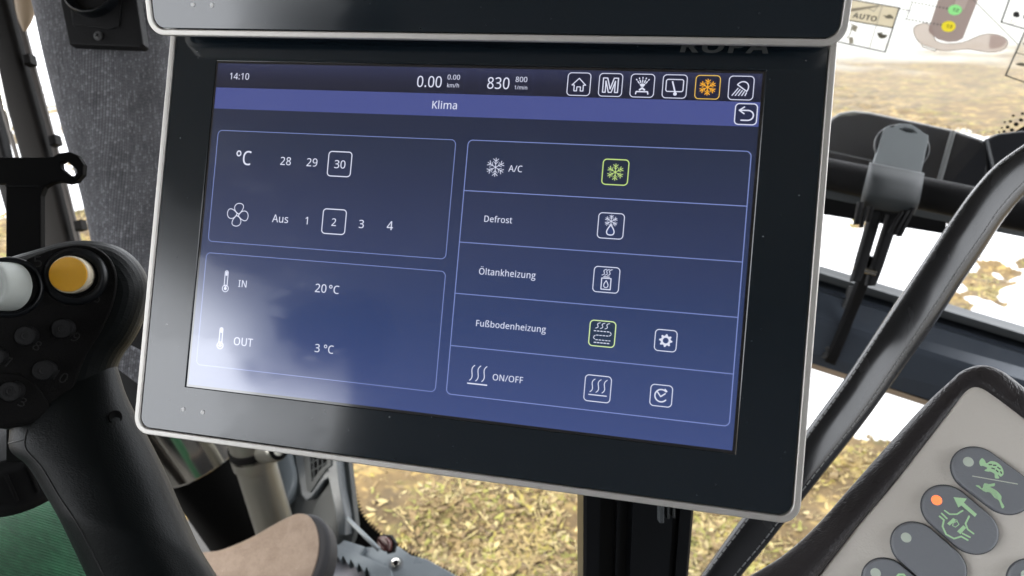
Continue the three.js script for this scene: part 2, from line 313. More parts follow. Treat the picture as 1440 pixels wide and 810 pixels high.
// ---------------------------------------------------------------- the cab around the camera; unseen roof and walls shape its light and reflections
struct('unseen_cab_roof', box(3.2, 0.1, 2.9, -0.15, 3.55, -0.2, 0.02), M.lining, 'unseen pale grey lined cab roof, shading the cab and mirrored in the terminals', 'roof');
struct('unseen_cab_rear_wall', box(2.66, 1.9, 0.08, 0.045, 2.6, 1.25, 0.01), M.cabWall, 'unseen grey rear wall of the cab, mirrored in the lit screen', 'wall');
struct('unseen_cab_side_wall', box(0.08, 0.7, 2.4, -1.65, 2.0, 0.05, 0.01), M.cabWall, 'unseen low side wall on the joystick side, daylight coming in above it', 'wall');
struct('unseen_cab_side_wall', box(0.08, 0.6, 2.4, 1.4, 1.95, 0.05, 0.01), M.cabWall, 'unseen low side wall on the keypad side, daylight coming in above it', 'wall');
struct('cab_floor', mergeGeometries([box(3.1, 0.06, 2.0, -0.12, 1.66, 0.25, 0.01), box(1.1, 0.058, 0.65, -1.12, 1.66, -1.07, 0.01)]), M.floorMat, 'dark rubber floor of the cab', 'floor');
// ---------------------------------------------------------------- the climate page on the lower terminal (flat print on a lit screen)
function makeUI() {
  const S = 1.5, cv = document.createElement('canvas'); cv.width = 1280 * S; cv.height = 800 * S;
  const c = cv.getContext('2d'); c.scale(S, S);
  c.fillStyle = '#000'; c.fillRect(0, 0, 1280, 800);
  const bg = c.createLinearGradient(0, 6, 0, 794);
  bg.addColorStop(0, '#1a2036'); bg.addColorStop(0.2, '#1b2540'); bg.addColorStop(0.45, '#263254'); bg.addColorStop(0.75, '#30406c'); bg.addColorStop(1, '#39497d');
  c.fillStyle = bg; c.fillRect(6, 6, 1268, 788);
  const hd = c.createLinearGradient(0, 6, 0, 66); hd.addColorStop(0, '#2a2f4e'); hd.addColorStop(0.6, '#171b33'); hd.addColorStop(1, '#12162b');
  c.fillStyle = hd; c.fillRect(6, 6, 1268, 60);
  c.fillStyle = '#454f8c'; c.fillRect(6, 66, 1268, 52);
  const W = '#dfe2f4', LN = '#8090cc', GN = '#c2dd80', YE = '#f0c355';
  c.lineJoin = c.lineCap = 'round'; c.textAlign = 'center'; c.textBaseline = 'middle';
  const txt = (s, x, y, w, col = W, wt = '', ys = 1) => { c.font = `${wt} 40px sans-serif`; const f = 40 * w / c.measureText(s).width; c.save(); c.translate(x, y); c.scale(1, ys); c.font = `${wt} ${f}px sans-serif`; c.fillStyle = col; c.fillText(s, 0, 0); c.restore(); };
  const rr = (x, y, w, h, r, col, lw, fill) => { c.beginPath(); c.roundRect(x, y, w, h, r); if (fill) { c.fillStyle = fill; c.fill(); } if (lw) { c.strokeStyle = col; c.lineWidth = lw; c.stroke(); } };
  const bx = (x, y, s, col = W, fill = null, lw = 2) => rr(x - s / 2, y - s / 2, s, s, 8, col, lw, fill);
  const path = (pts, col = W, lw = 3, close) => { c.beginPath(); pts.forEach(([x, y], i) => (i ? c.lineTo(x, y) : c.moveTo(x, y))); if (close) c.closePath(); c.strokeStyle = col; c.lineWidth = lw; c.stroke(); };
  const flake = (x, y, r, col = W, lw = 1.7) => { for (let k = 0; k < 6; k++) { c.save(); c.translate(x, y); c.rotate(k * Math.PI / 3); path([[0, 0], [0, -r]], col, lw); path([[-r * 0.28, -r * 0.9], [0, -r * 0.62], [r * 0.28, -r * 0.9]], col, lw); path([[-r * 0.26, -r * 0.62], [0, -r * 0.36], [r * 0.26, -r * 0.62]], col, lw * 0.8); c.restore(); } };
  const wave = (x, y, h, col = W, lw = 2.2) => { c.beginPath(); c.moveTo(x + 5, y - h / 2); c.bezierCurveTo(x - 9, y - h / 5, x + 9, y + h / 5, x - 4, y + h / 2); c.strokeStyle = col; c.lineWidth = lw; c.stroke(); };
  // header
  txt('14:10', 66, 37, 55); txt('0.00', 549, 40, 62, W, '', 1.1); txt('0.00', 606, 28, 31); txt('km/h', 606, 47, 30);
  txt('830', 711, 40, 54, W, '', 1.1); txt('800', 763, 29, 28); txt('1/min', 763, 48, 31);
  rr(520, 14, 112, 48, 6, 'rgba(150,165,230,0.12)', 1.5); rr(668, 14, 122, 48, 6, 'rgba(150,165,230,0.12)', 1.5);
  const hx = [892, 961, 1029, 1097, 1165, 1233], dk = '#161a34';
  hx.forEach((x, i) => bx(x, 37, 50, i === 4 ? YE : W, dk));
  { const x = hx[0]; path([[x - 15, 39], [x, 24], [x + 15, 39], [x + 10, 39], [x + 10, 52], [x + 4, 52], [x + 4, 43], [x - 4, 43], [x - 4, 52], [x - 10, 52], [x - 10, 39]], W, 2.4, true); }
  { const x = hx[1]; c.font = 'bold 44px sans-serif'; c.strokeStyle = W; c.lineWidth = 2.4; c.strokeText('M', x, 38); c.lineWidth = 1; c.strokeText('M', x, 38); }
  { const x = hx[2]; c.setLineDash([5, 3.5]); for (const a of [-0.6, -0.32, 0, 0.32, 0.6]) path([[x + Math.sin(a) * 3, 41 - Math.cos(a) * 3], [x + Math.sin(a) * 24, 43 - Math.cos(a) * 24]], W, 2.6); c.setLineDash([]); path([[x - 5, 46], [x, 42], [x + 5, 46]], W, 4); path([[x - 13, 55], [x - 12, 50], [x + 12, 50], [x + 13, 55]], W, 3); }
  { const x = hx[3]; rr(x - 18, 22, 36, 26, 4, W, 2.4); path([[x - 5, 27], [x + 2, 50]], W, 3.4); c.beginPath(); c.arc(x + 2, 53, 4, 0, 7); c.fillStyle = W; c.fill(); }
  flake(hx[4], 37, 17, '#f5ab2a', 2.4);
  { const x = hx[5]; c.save(); c.translate(x + 5, 33); c.rotate(0.62); c.beginPath(); c.moveTo(-12, 5); c.bezierCurveTo(-11, -14, 11, -14, 12, 5); c.closePath(); c.strokeStyle = W; c.lineWidth = 2.6; c.stroke(); c.restore(); for (let k = 0; k < 5; k++) path([[x - 6 + k * 4.4, 38 + k * 2.2], [x - 17 + k * 6.5, 53]], W, 2.4); }
  txt('Klima', 590, 93, 63); bx(1247, 92, 44, W, '#1c2344', 2.4);
  path([[1243, 77], [1233, 84], [1243, 91]], W, 3); path([[1234, 84], [1252, 84]], W, 3); c.beginPath(); c.moveTo(1250, 84); c.bezierCurveTo(1266, 84, 1266, 105, 1250, 105); c.lineTo(1238, 105); c.strokeStyle = W; c.lineWidth = 3; c.stroke();
  // panels
  rr(23, 171, 601, 272, 11, LN, 1.8, 'rgba(255,255,255,0.012)'); rr(22, 471, 605, 273, 11, LN, 1.8, 'rgba(255,255,255,0.012)'); rr(653, 170, 611, 575, 11, LN, 2.1, 'rgba(255,255,255,0.012)');
  for (const y of [285, 402, 518, 636]) path([[654, y], [1263, y]], LN, 2);
  txt('°C', 97, 236, 44, W, '', 1.1); txt('28', 209, 239, 30); txt('29', 277, 239, 30); txt('30', 348, 240, 30); bx(347, 239, 58, W, null, 2.5);
  { const x = 96, y = 374; for (let k = 0; k < 4; k++) { c.save(); c.translate(x, y); c.rotate(k * Math.PI / 2 + 0.15); c.beginPath(); c.moveTo(0, -3); c.bezierCurveTo(-19, -9, -15, -29, 2, -28); c.bezierCurveTo(15, -27, 11, -13, 3, -3); c.strokeStyle = W; c.lineWidth = 2.1; c.stroke(); c.restore(); } c.beginPath(); c.arc(x, y, 3, 0, 7); c.stroke(); }
  txt('Aus', 209, 377, 43); txt('1', 278, 377, 14); txt('2', 346, 376, 14); txt('3', 415, 377, 15); txt('4', 485, 376, 16); bx(346, 375, 58, W, null, 2.5);
  for (const y of [537, 675]) { const x = 81; c.beginPath(); c.roundRect(x - 4, y - 26, 8, 38, 4); c.fillStyle = 'rgba(255,255,255,.12)'; c.fill(); c.strokeStyle = W; c.lineWidth = 2; c.stroke(); c.beginPath(); c.arc(x, y + 17, 8, 0, 7); c.stroke(); c.fillStyle = W; c.fillRect(x - 2.5, y - 24, 5, 10); c.beginPath(); c.arc(x, y + 17, 4, 0, 7); c.fill(); }
  txt('IN', 126, 539, 25); txt('OUT', 141, 678, 52); txt('20', 328, 534, 31); txt('°C', 361, 534, 28); txt('3', 333, 674, 15); txt('°C', 361, 674, 27);
  flake(721, 229, 21); txt('A/C', 767, 230, 32); bx(987, 227, 55, GN, 'rgba(10,20,30,.35)', 2.6); flake(987, 227, 18, GN, 1.9);
  txt('Defrost', 737, 346, 66); bx(987, 344, 55); flake(987, 334, 14, W, 1.5); c.beginPath(); c.moveTo(987, 342); c.bezierCurveTo(974, 358, 979, 364, 987, 364); c.bezierCurveTo(995, 364, 1000, 358, 987, 342); c.fillStyle = '#2c3c6a'; c.fill(); c.strokeStyle = W; c.lineWidth = 2.6; c.stroke();
  txt('Öltankheizung', 768, 464, 130); bx(987, 461, 55); c.strokeStyle = W; c.lineWidth = 2.4; c.strokeRect(977, 458, 20, 24); path([[981, 455], [993, 455]], W, 2); c.beginPath(); c.moveTo(987, 463); c.bezierCurveTo(979, 474, 983, 478, 987, 478); c.bezierCurveTo(991, 478, 995, 474, 987, 463); c.stroke(); for (const x of [981, 987, 993]) wave(x, 445, 13, W, 1.8);
  txt('Fußbodenheizung', 786, 581, 160); bx(988, 578, 55, '#d6eea8', 'rgba(10,30,20,.35)', 2.4); for (const x of [977, 987, 997]) wave(x, 561, 12, W, 1.8); c.setLineDash([4, 3]); path([[970, 573], [1004, 573], [1008, 578], [1003, 582], [974, 582], [969, 587], [974, 592], [1006, 592]], W, 1.9); path([[972, 598], [1004, 598]], W, 2.4); c.setLineDash([]);
  bx(1122, 580, 45); c.beginPath(); for (let k = 0; k < 32; k++) { const r = k % 4 < 2 ? 14 : 10.5, a = k / 32 * Math.PI * 2; k ? c.lineTo(1122 + r * Math.cos(a), 580 + r * Math.sin(a)) : c.moveTo(1122 + r, 580); } c.closePath(); c.moveTo(1128, 580); c.arc(1122, 580, 6, 0, Math.PI * 2, true); c.fillStyle = W; c.fill();
  for (const x of [708, 722, 736]) wave(x, 692, 34, W, 2.2); path([[700, 716], [744, 716]], W, 3); txt('ON/OFF', 790, 697, 70);
  bx(988, 697, 56); for (const x of [976, 989, 1002]) wave(x, 691, 28, W, 2); path([[970, 711], [1008, 711]], W, 2.4);
  bx(1122, 697, 45); c.beginPath(); c.arc(1122, 697, 13, 0.7, 5.5); c.strokeStyle = W; c.lineWidth = 3; c.stroke(); path([[1114, 690], [1121, 699], [1130, 692]], W, 2.8); path([[1129, 683], [1133, 687]], W, 3);
  const t = new THREE.CanvasTexture(cv); t.colorSpace = THREE.SRGBColorSpace; t.anisotropy = 8; return t;
}
const ui = makeUI();
M.screen = phy([0.004, 0.004, 0.006], 0.18, { roughnessMap: smudge(1), ior: 2.3, emissive: new THREE.Color(1, 1, 1), emissiveMap: ui, emissiveIntensity: 1 / EXPOSURE });
M.screenOff = phy([0.006, 0.007, 0.009], 0.18, { ior: 1.7 });
const fontBold = await new FontLoader().loadAsync('fonts/droid/droid_sans_bold.typeface.json');
const fontReg = await new FontLoader().loadAsync('fonts/droid/droid_sans_regular.typeface.json');

function camM(x, y, z) { return V3().addScaledVector(CR, x).addScaledVector(CU, -y).addScaledVector(CF, z); }   // x right, y down, z forward
const TW = 0.3195, TH = 0.2185;
function terminal(origin, right, down, label, opt) {
  const g = thing('operator_terminal', label, 'terminal', undefined); groups.pop();
  const x = right.clone().normalize(), y = down.clone().addScaledVector(x, -down.dot(x)).normalize().negate(), z = x.clone().cross(y);
  g.position.copy(origin); g.quaternion.setFromRotationMatrix(new THREE.Matrix4().makeBasis(x, y, z));
  const uvm = (geo, w = 1) => { const p = geo.attributes.position, u = geo.attributes.uv; for (let i = 0; i < p.count; i++) u.setXY(i, p.getX(i) * w, p.getY(i) * w); return geo; };
  part(g, 'housing', extShape(roundRect(0.004, 0.004, TW - 0.004, TH - 0.004, 0.008), { t: 0.034, h: -0.006, bevel: 0.004, seg: 3 }), M.housing);
  const ring = roundRect(0, 0, TW, TH, 0.0085); ring.holes.push(roundRect(0.0029, 0.0029, TW - 0.0029, TH - 0.0029, 0.006, THREE.Path));
  part(g, 'frame', extShape(ring, { t: 0.0085, h: 0.0006, bevel: 0.0006, seg: 3 }), M.rim);
  const bz = roundRect(0.0033, 0.0033, TW - 0.0033, TH - 0.0033, 0.0058);
  const [ox0, oy0, ox1, oy1] = [0.0268, 0.0262, 0.2918, 0.1911];
  { const h = new THREE.Path([V2(ox0, oy0), V2(ox0, oy1), V2(ox1, oy1), V2(ox1, oy0)]); bz.holes.push(h); }
  const bezel = part(g, 'bezel', uvm(extShape(bz, { t: 0.005, h: 0, bevel: 0.0003, seg: 1 })), M.glass);
  const sg = new THREE.PlaneGeometry(ox1 - ox0, oy1 - oy0); sg.translate((ox0 + ox1) / 2, (oy0 + oy1) / 2, -0.0007);
  part(g, 'screen', sg, opt.screen, opt.screenLabel);
  for (const [dx, dy] of opt.dots) part(g, 'indicator_dot', new THREE.CylinderGeometry(0.001, 0.001, 0.0003, 16).rotateX(Math.PI / 2).translate(dx, dy, 0.0002), std([0.85, 0.85, 0.85], 0.6));
  if (opt.logo) {
    const tg = new TextGeometry('ROPA', { font: fontBold, size: 0.0062, depth: 0.0003, curveSegments: 6, bevelEnabled: false }); tg.computeBoundingBox();
    const w = tg.boundingBox.max.x; tg.scale(0.0385 / w, 1, 1).applyMatrix4(new THREE.Matrix4().makeShear(0, 0, 0.22, 0, 0, 0)).translate(0.2535, 0.1984, 0.00003);
    part(g, 'logo', tg, M.logo);
  }
  return g;
}
{ // lower terminal: from the four screen corners and a 12 inch 16:10 panel
  const a = [0.25874984, 0.02143513, -0.05304766], b = [-0.01325357, 0.16430268, -0.00277754], o = [-0.15051493, -0.11499412, 0.35879601];
  const A = camM(...a).normalize(), Bv = camM(...b).normalize(), O = CO.clone().add(camM(...o));
  const bl = O.clone().addScaledVector(A, -0.0268).addScaledVector(Bv, 0.1911);
  terminal(bl, A, Bv, 'terminal showing the lit blue climate page, below the other terminal', { screen: M.screen, screenLabel: 'lit blue touchscreen with the climate page', dots: [[0.0269, 0.0149], [0.0379, 0.0147]], logo: true });
  const Lp = P(210.5, 49.5, 0.349), Rp = P(1193.5, 66, 0.2865);
  terminal(Lp, Rp.sub(Lp), camM(0.01, 0.96, 0.28), 'dark terminal with grey frame hanging above the lit climate screen', { screen: M.screenOff, dots: [[0.0256, 0.0142], [0.0357, 0.014]], logo: false });
}
{ // mast under the terminals
  const g = thing('terminal_mast', 'black slotted mast standing under the lit terminal', 'mast');
  const c = P(889, 770, 0.5), s = new THREE.Shape(), w = 0.0365, pts = [];
  // section seen from above: two outer ribs, two slots and a broad middle face; z towards the operator
  for (const [x, z] of [[-w, -0.02], [-w, 0.018], [-w + 0.002, 0.02], [-0.026, 0.02], [-0.025, 0.008], [-0.0145, 0.008], [-0.0142, 0.0165], [-0.0118, 0.0165], [-0.0115, 0.01], [-0.006, 0.01], [-0.005, 0.021], [0.0215, 0.021], [0.0225, 0.012], [0.0265, 0.012], [0.027, 0.017], [w - 0.002, 0.017], [w, 0.015], [w, -0.02]]) pts.push(V2(x, z));
  s.setFromPoints(pts);
  const eg = new THREE.ExtrudeGeometry(s, { depth: 1.04, bevelEnabled: false }); eg.rotateX(-Math.PI / 2); { /* shape y -> world -z after the turn: flip */ eg.scale(1, 1, -1); const ix = eg.index; const p = eg.attributes.position; for (let i = 0; i < p.count; i += 3) { const q = [0, 1, 2].map((k) => V3().fromBufferAttribute(p, i + k)); p.setXYZ(i + 1, q[2].x, q[2].y, q[2].z); p.setXYZ(i + 2, q[1].x, q[1].y, q[1].z); } eg.computeVertexNormals(); }
  part(g, 'profile', eg.translate(c.x, 1.69, c.z), M.blackGloss);
  part(g, 'mounting_arm', box(0.05, 0.05, 0.1, c.x, 2.7, c.z + 0.035, 0.004), M.black);
  part(g, 'foot_plate', box(0.14, 0.012, 0.12, c.x, 1.696, c.z, 0.003), M.black);
  for (const [x, w2, h] of [[931, 6, 24], [940, 3, 18], [948, 3, 17]]) part(g, 'cable_clip', ext(new Frame(P(x, 725, 0.42), camVec(0, 0, 1)), [[x - w2 / 2, 708], [x + w2 / 2, 708], [x + w2 / 2, 712 + h], [x - w2 / 2, 712 + h]], { t: 0.008, bevel: 0.0004 }), x === 931 ? M.greyPaint : M.greyDark);
}
// ---------------------------------------------------------------- joystick
{
  const g = thing('joystick', 'black joystick grip with yellow and white push buttons', 'joystick');
  const K = 1.19, tk = (p, ...r) => turned(p.map(([a, h]) => [a * K, h * K]), ...r);
  const fr = new Frame(P(90, 470, 0.40), camVec(0.4, 0.03, 0.9));
  const head = [[-60, 400], [-40, 378], [0, 360], [40, 348], [80, 337], [110, 334], [142, 337], [168, 346], [188, 362], [202, 383], [208, 404], [206, 426], [197, 455], [184, 480], [168, 502], [158, 525], [150, 560], [120, 598], [80, 612], [30, 612], [-20, 606], [-70, 560], [-85, 480]];
  part(g, 'head', ext(fr, head, { t: 0.043, h: 0, bevel: 0.016, bevelT: 0.019, seg: 8, smooth: 90 }), M.grip);
  const rings = [[40, 470, 130, 440, 0.43, 0.4], [14, 540, 158, 512, 0.42, 0.55], [24, 600, 172, 560, 0.412, 0.66], [27, 628, 187, 592, 0.41, 0.72], [52, 655, 221, 655, 0.408, 0.78], [76, 698, 250, 716, 0.405, 0.8], [92, 730, 277, 770, 0.402, 0.8], [133, 812, 301, 812, 0.40, 0.8], [190, 930, 362, 930, 0.40, 0.8], [250, 1060, 420, 1060, 0.40, 0.8]];
  part(g, 'handle', loft(rings, { n: 60, seg: 48, e: 2.3 }), M.grip);
  // inner half of the handle, darker brown, parted from the outer half by a seam
  const D = loftData(rings, 60), onH = (i, th, k = 1.004) => loftPt(D[i], th, 2.3, k);
  part(g, 'handle_seam', tube(Array.from({ length: 20 }, (_, i) => onH(15 + i * 2, Math.PI * (0.60 + 0.05 * Math.sin(i / 6)), 1.0)), 0.00045, { seg: 6, n: 60 }), M.emboss);
  part(g, 'cross_seam', tube(Array.from({ length: 9 }, (_, i) => onH(18, Math.PI * (0.62 + 0.04 * i), 1.0)), 0.0004, { seg: 6, n: 24 }), M.emboss);
  part(g, 'screw_recess', tk([[0.0001, 0], [0.0022, 0.0001], [0.0031, 0.0007], [0.0034, 0.0002]], onH(18, Math.PI * 0.13, 1.0), D[18].a.clone().normalize().multiplyScalar(0.8).addScaledVector(D[18].b.clone().normalize(), 0.45), 20), M.frit);
  // raised face with the buttons
  const face = [[-70, 470], [-50, 420], [0, 386], [40, 363], [80, 349], [112, 344], [138, 350], [155, 364], [164, 385], [164, 408], [155, 440], [140, 470], [124, 495], [113, 520], [104, 545], [86, 572], [58, 592], [30, 600], [-10, 601], [-60, 570]];
  const FH = 0.0016;
  part(g, 'face_plate', ext(fr, face, { t: 0.006, h: FH, bevel: 0.0013, seg: 4, smooth: 80 }), M.face);
  part(g, 'lower_face_plate', ext(fr, [[-60, 540], [-30, 528], [0, 524], [30, 527], [50, 540], [64, 558], [71, 576], [50, 591], [20, 597], [-20, 597], [-50, 570]], { t: 0.003, h: FH + 0.0009, bevel: 0.0007, seg: 3, smooth: 60 }), M.face);
  const N = fr.n, tilt = N.clone().addScaledVector(CR, -0.22).normalize();
  { // yellow button
    const b = part(g, 'push_button', tk([[0.0087, -0.002], [0.0088, 0.0046], [0.0085, 0.0055], [0.008, 0.0058], [0.0001, 0.0058]], fr.at(104, 387, FH), tilt, 48), M.cream, 'cream push button with a yellow cap');
    part(b, 'cap', tk([[0.0081, 0.0055], [0.0081, 0.0064], [0.0076, 0.0068], [0.0001, 0.007]], fr.at(104, 387, FH), tilt, 48), M.yellow);
    part(g, 'button_collar', tk([[0.0094, 0], [0.0097, 0.0022], [0.0107, 0.0025], [0.012, 0.002], [0.013, 0.0011], [0.0137, 0.0002], [0.0137, -0.001]], fr.at(107, 389, FH), N, 56), M.blackGloss);
  }
  { // white button
    const a0 = fr.at(11, 403, FH), b = part(g, 'push_button', tk([[0.0113, -0.002], [0.0109, 0.0085], [0.0104, 0.0103], [0.0094, 0.0109], [0.0001, 0.0109]], a0, tilt.clone().addScaledVector(CR, -0.35), 56), M.white, 'tall white push button');
    const ax = tilt.clone().addScaledVector(CR, -0.35).normalize();
    for (const r of [0.0075, 0.0056, 0.0038]) part(b, 'ring', tk([[r - 0.0004, 0.0109], [r - 0.0003, 0.0113], [r + 0.0003, 0.0113], [r + 0.0004, 0.0109]], a0, ax, 48), M.white);
    part(g, 'button_collar', tk([[0.0115, 0], [0.0118, 0.0014], [0.013, 0.0014], [0.014, 0.0002], [0.014, -0.001]], fr.at(14, 404, FH), N, 48), M.blackGloss);
  }
  for (const [x, y, r, h] of [[38, 471, 12.5, 0], [89, 461, 13, 0], [63, 519, 13, 0], [18, 548, 13, 0.0009], [-3, 500, 11, 0]]) {
    const R = r * 0.9 * 0.40 / 1000, c0 = fr.at(x + 2, y + 1, FH + h);
    const b = part(g, 'small_button', tk([[R * 1.02, -0.001], [R, 0.0026], [R * 0.86, 0.0031], [R * 0.45, 0.0029], [R * 0.36, 0.0026], [R * 0.0 + 0.00001, 0.0027]], c0, tilt, 32), M.button);
    part(b, 'dimple', new THREE.TorusGeometry(R * 0.33, R * 0.07, 6, 20).applyMatrix4(fr.m.clone().setPosition(c0.clone().addScaledVector(tilt, 0.0029))), M.emboss);
  }
  for (const [s, x, y, z, rot, h] of [['5', 54, 368, 15, 0.1, 0], ['6', 137, 419, 13, -0.25, 0], ['8', 53, 486, 13, -0.5, 0], ['9', 107, 474, 13, -0.6, 0], ['10', 85, 529, 14, -0.5, 0], ['3', 33, 565, 12, -0.5, 0.0009], ['7', 12, 509, 13, -0.2, 0]]) {
    const tg = new TextGeometry(s, { font: fontReg, size: z * 0.40 / 1000, depth: 0.0006, curveSegments: 4, bevelEnabled: false }); tg.center(); tg.rotateZ(rot); const q = fr.uv(x, y);
    part(g, 'embossed_number', tg.translate(q.x, q.y, FH + h + 0.0001).applyMatrix4(fr.m), M.emboss);
  }
}
{ // ribbed knob behind the joystick handle
  const g = thing('ribbed_knob', 'black ribbed round knob behind the joystick handle', 'knob');
  const ax = camVec(0.05, -0.9, -0.42), c0 = P(6, 612, 0.5);
  part(g, 'body', turned([[0.0001, 0], [0.0325, 0.001], [0.036, 0.013], [0.036, 0.037], [0.034, 0.044], [0.027, 0.0467], [0.0001, 0.048]], c0, ax, 48), M.black);
  const u = CR.clone().addScaledVector(ax, -CR.dot(ax)).normalize(), v = ax.clone().cross(u);
  for (let k = 0; k < 18; k++) { const a = k / 18 * Math.PI * 2, o = u.clone().multiplyScalar(Math.cos(a) * 0.0362).addScaledVector(v, Math.sin(a) * 0.0362); part(g, 'rib', tube([c0.clone().add(o).addScaledVector(ax, 0.011), c0.clone().add(o).addScaledVector(ax, 0.031)], 0.0013, { seg: 6, n: 2 }), M.black); }
}
{ // black bracket with a slotted eye
  const g = thing('mounting_bracket', 'flat black steel bracket with a slotted eye behind the joystick', 'bracket');
  const fr = new Frame(P(50, 260, 0.46), camVec(0.1, 0.05, 1));
  part(g, 'plate', ext(fr, [[-60, 221], [60, 221], [74, 220], [83, 215], [97, 213], [109, 218], [117, 231], [116, 245], [107, 255], [95, 258], [84, 255], [72, 257], [62, 263], [57, 275], [57, 650], [8, 650], [8, 258], [-60, 258]], { t: 0.006, bevel: 0.0007, holes: [[[84, 229], [89, 226], [94, 227], [107, 238], [108, 243], [104, 247], [98, 247], [85, 236]]] }), M.frit);
  part(g, 'edge_strip', ext(fr, [[9, 263], [57, 263], [57, 261.5], [9, 261.5]], { t: 0.01, h: 0.002, bevel: 0.0002 }), M.black);
}
// ---------------------------------------------------------------- seated operator: only a knee reaches into the picture
function sdfMesh(bones, res, center, half, k) {
  const mc = new MarchingCubes(res, new THREE.MeshBasicMaterial(), false, false, 400000);
  mc.isolation = 0; const q = V3(), ab = V3(), ap = V3();
  for (let z = 0; z < res; z++) for (let y = 0; y < res; y++) for (let x = 0; x < res; x++) {
    q.set(x / (res / 2) - 1, y / (res / 2) - 1, z / (res / 2) - 1).multiplyScalar(half).add(center);
    let s = 0;
    for (const [a, b, r0, r1] of bones) { ab.subVectors(b, a); ap.subVectors(q, a); const t = clamp(ap.dot(ab) / ab.lengthSq()); s += Math.exp(-(ap.addScaledVector(ab, -t).length() - lerp(r0, r1, t)) / k); }
    mc.field[x + y * res + z * res * res] = s > 0 ? k * Math.log(s) : -1;
  }
  mc.update();
  const n = mc.count, g = new THREE.BufferGeometry(), pos = new Float32Array(n * 3), uv = new Float32Array(n * 2);
  for (let i = 0; i < n; i++) { for (let c = 0; c < 3; c++) pos[i * 3 + c] = mc.positionArray[i * 3 + c] * half + center.getComponent(c); uv[i * 2] = pos[i * 3] * 0.26 + pos[i * 3 + 1] * 0.54 - pos[i * 3 + 2] * 0.8; uv[i * 2 + 1] = pos[i * 3] - pos[i * 3 + 2]; }
  g.setAttribute('position', new THREE.BufferAttribute(pos, 3)); g.setAttribute('normal', new THREE.BufferAttribute(mc.normalArray.slice(0, n * 3), 3)); g.setAttribute('uv', new THREE.BufferAttribute(uv, 2));
  return g;
}
{
  const knee = P(28, 826, 0.72), hip = V3(knee.x - 0.16, knee.y + 0.02, knee.z + 0.48), ankle = V3(knee.x + 0.02, 1.82, knee.z - 0.16), toe = V3(ankle.x + 0.04, 1.75, ankle.z - 0.2);
  const g = thing('person', 'knee in green ribbed work trousers beside the joystick', 'person');
  part(g, 'trouser_leg', sdfMesh([[hip, knee, 0.095, 0.072], [knee, ankle, 0.07, 0.055], [knee.clone().add(V3(0, -0.02, -0.01)), knee.clone().add(V3(0.01, -0.01, 0.02)), 0.076, 0.076]], 84, V3((hip.x + toe.x) / 2, 2.1, (hip.z + toe.z) / 2), 0.58, 0.02), M.green);
  part(g, 'boot', sdfMesh([[ankle.clone().add(V3(0, 0.06, 0)), ankle, 0.056, 0.055], [ankle.clone().add(V3(0, -0.04, 0.04)), toe, 0.058, 0.045]], 44, ankle.clone().add(V3(0, -0.02, -0.08)), 0.25, 0.02), M.rubber);
}
{ // the operator's seat, unseen: its headrest darkens the window mirrored in the terminal glass
  const g = thing('unseen_operator_chair', 'unseen black operator chair, its headrest mirrored dark in the lit screen', 'chair');
  const pad = (name, w, h, d, x, y, z, r, tilt) => { const q = box(w, h, d, 0, 0, 0, r); q.rotateX(tilt); part(g, name, q.translate(x, y, z), M.seat); };
  pad('headrest', 0.27, 0.17, 0.1, -0.67, 3.045, 0.36, 0.045, 0.12);
  for (const x of [-0.73, -0.61]) part(g, 'headrest_post', rod(V3(x, 2.82, 0.4), V3(x, 3.0, 0.375), 0.007), M.steel);
  pad('backrest', 0.5, 0.56, 0.14, -0.67, 2.58, 0.4, 0.06, 0.16);
  pad('seat_cushion', 0.52, 0.14, 0.5, -0.67, 2.2, 0.12, 0.06, -0.05);
  part(g, 'pedestal', box(0.36, 0.44, 0.36, -0.67, 1.91, 0.16, 0.03), M.black);
}
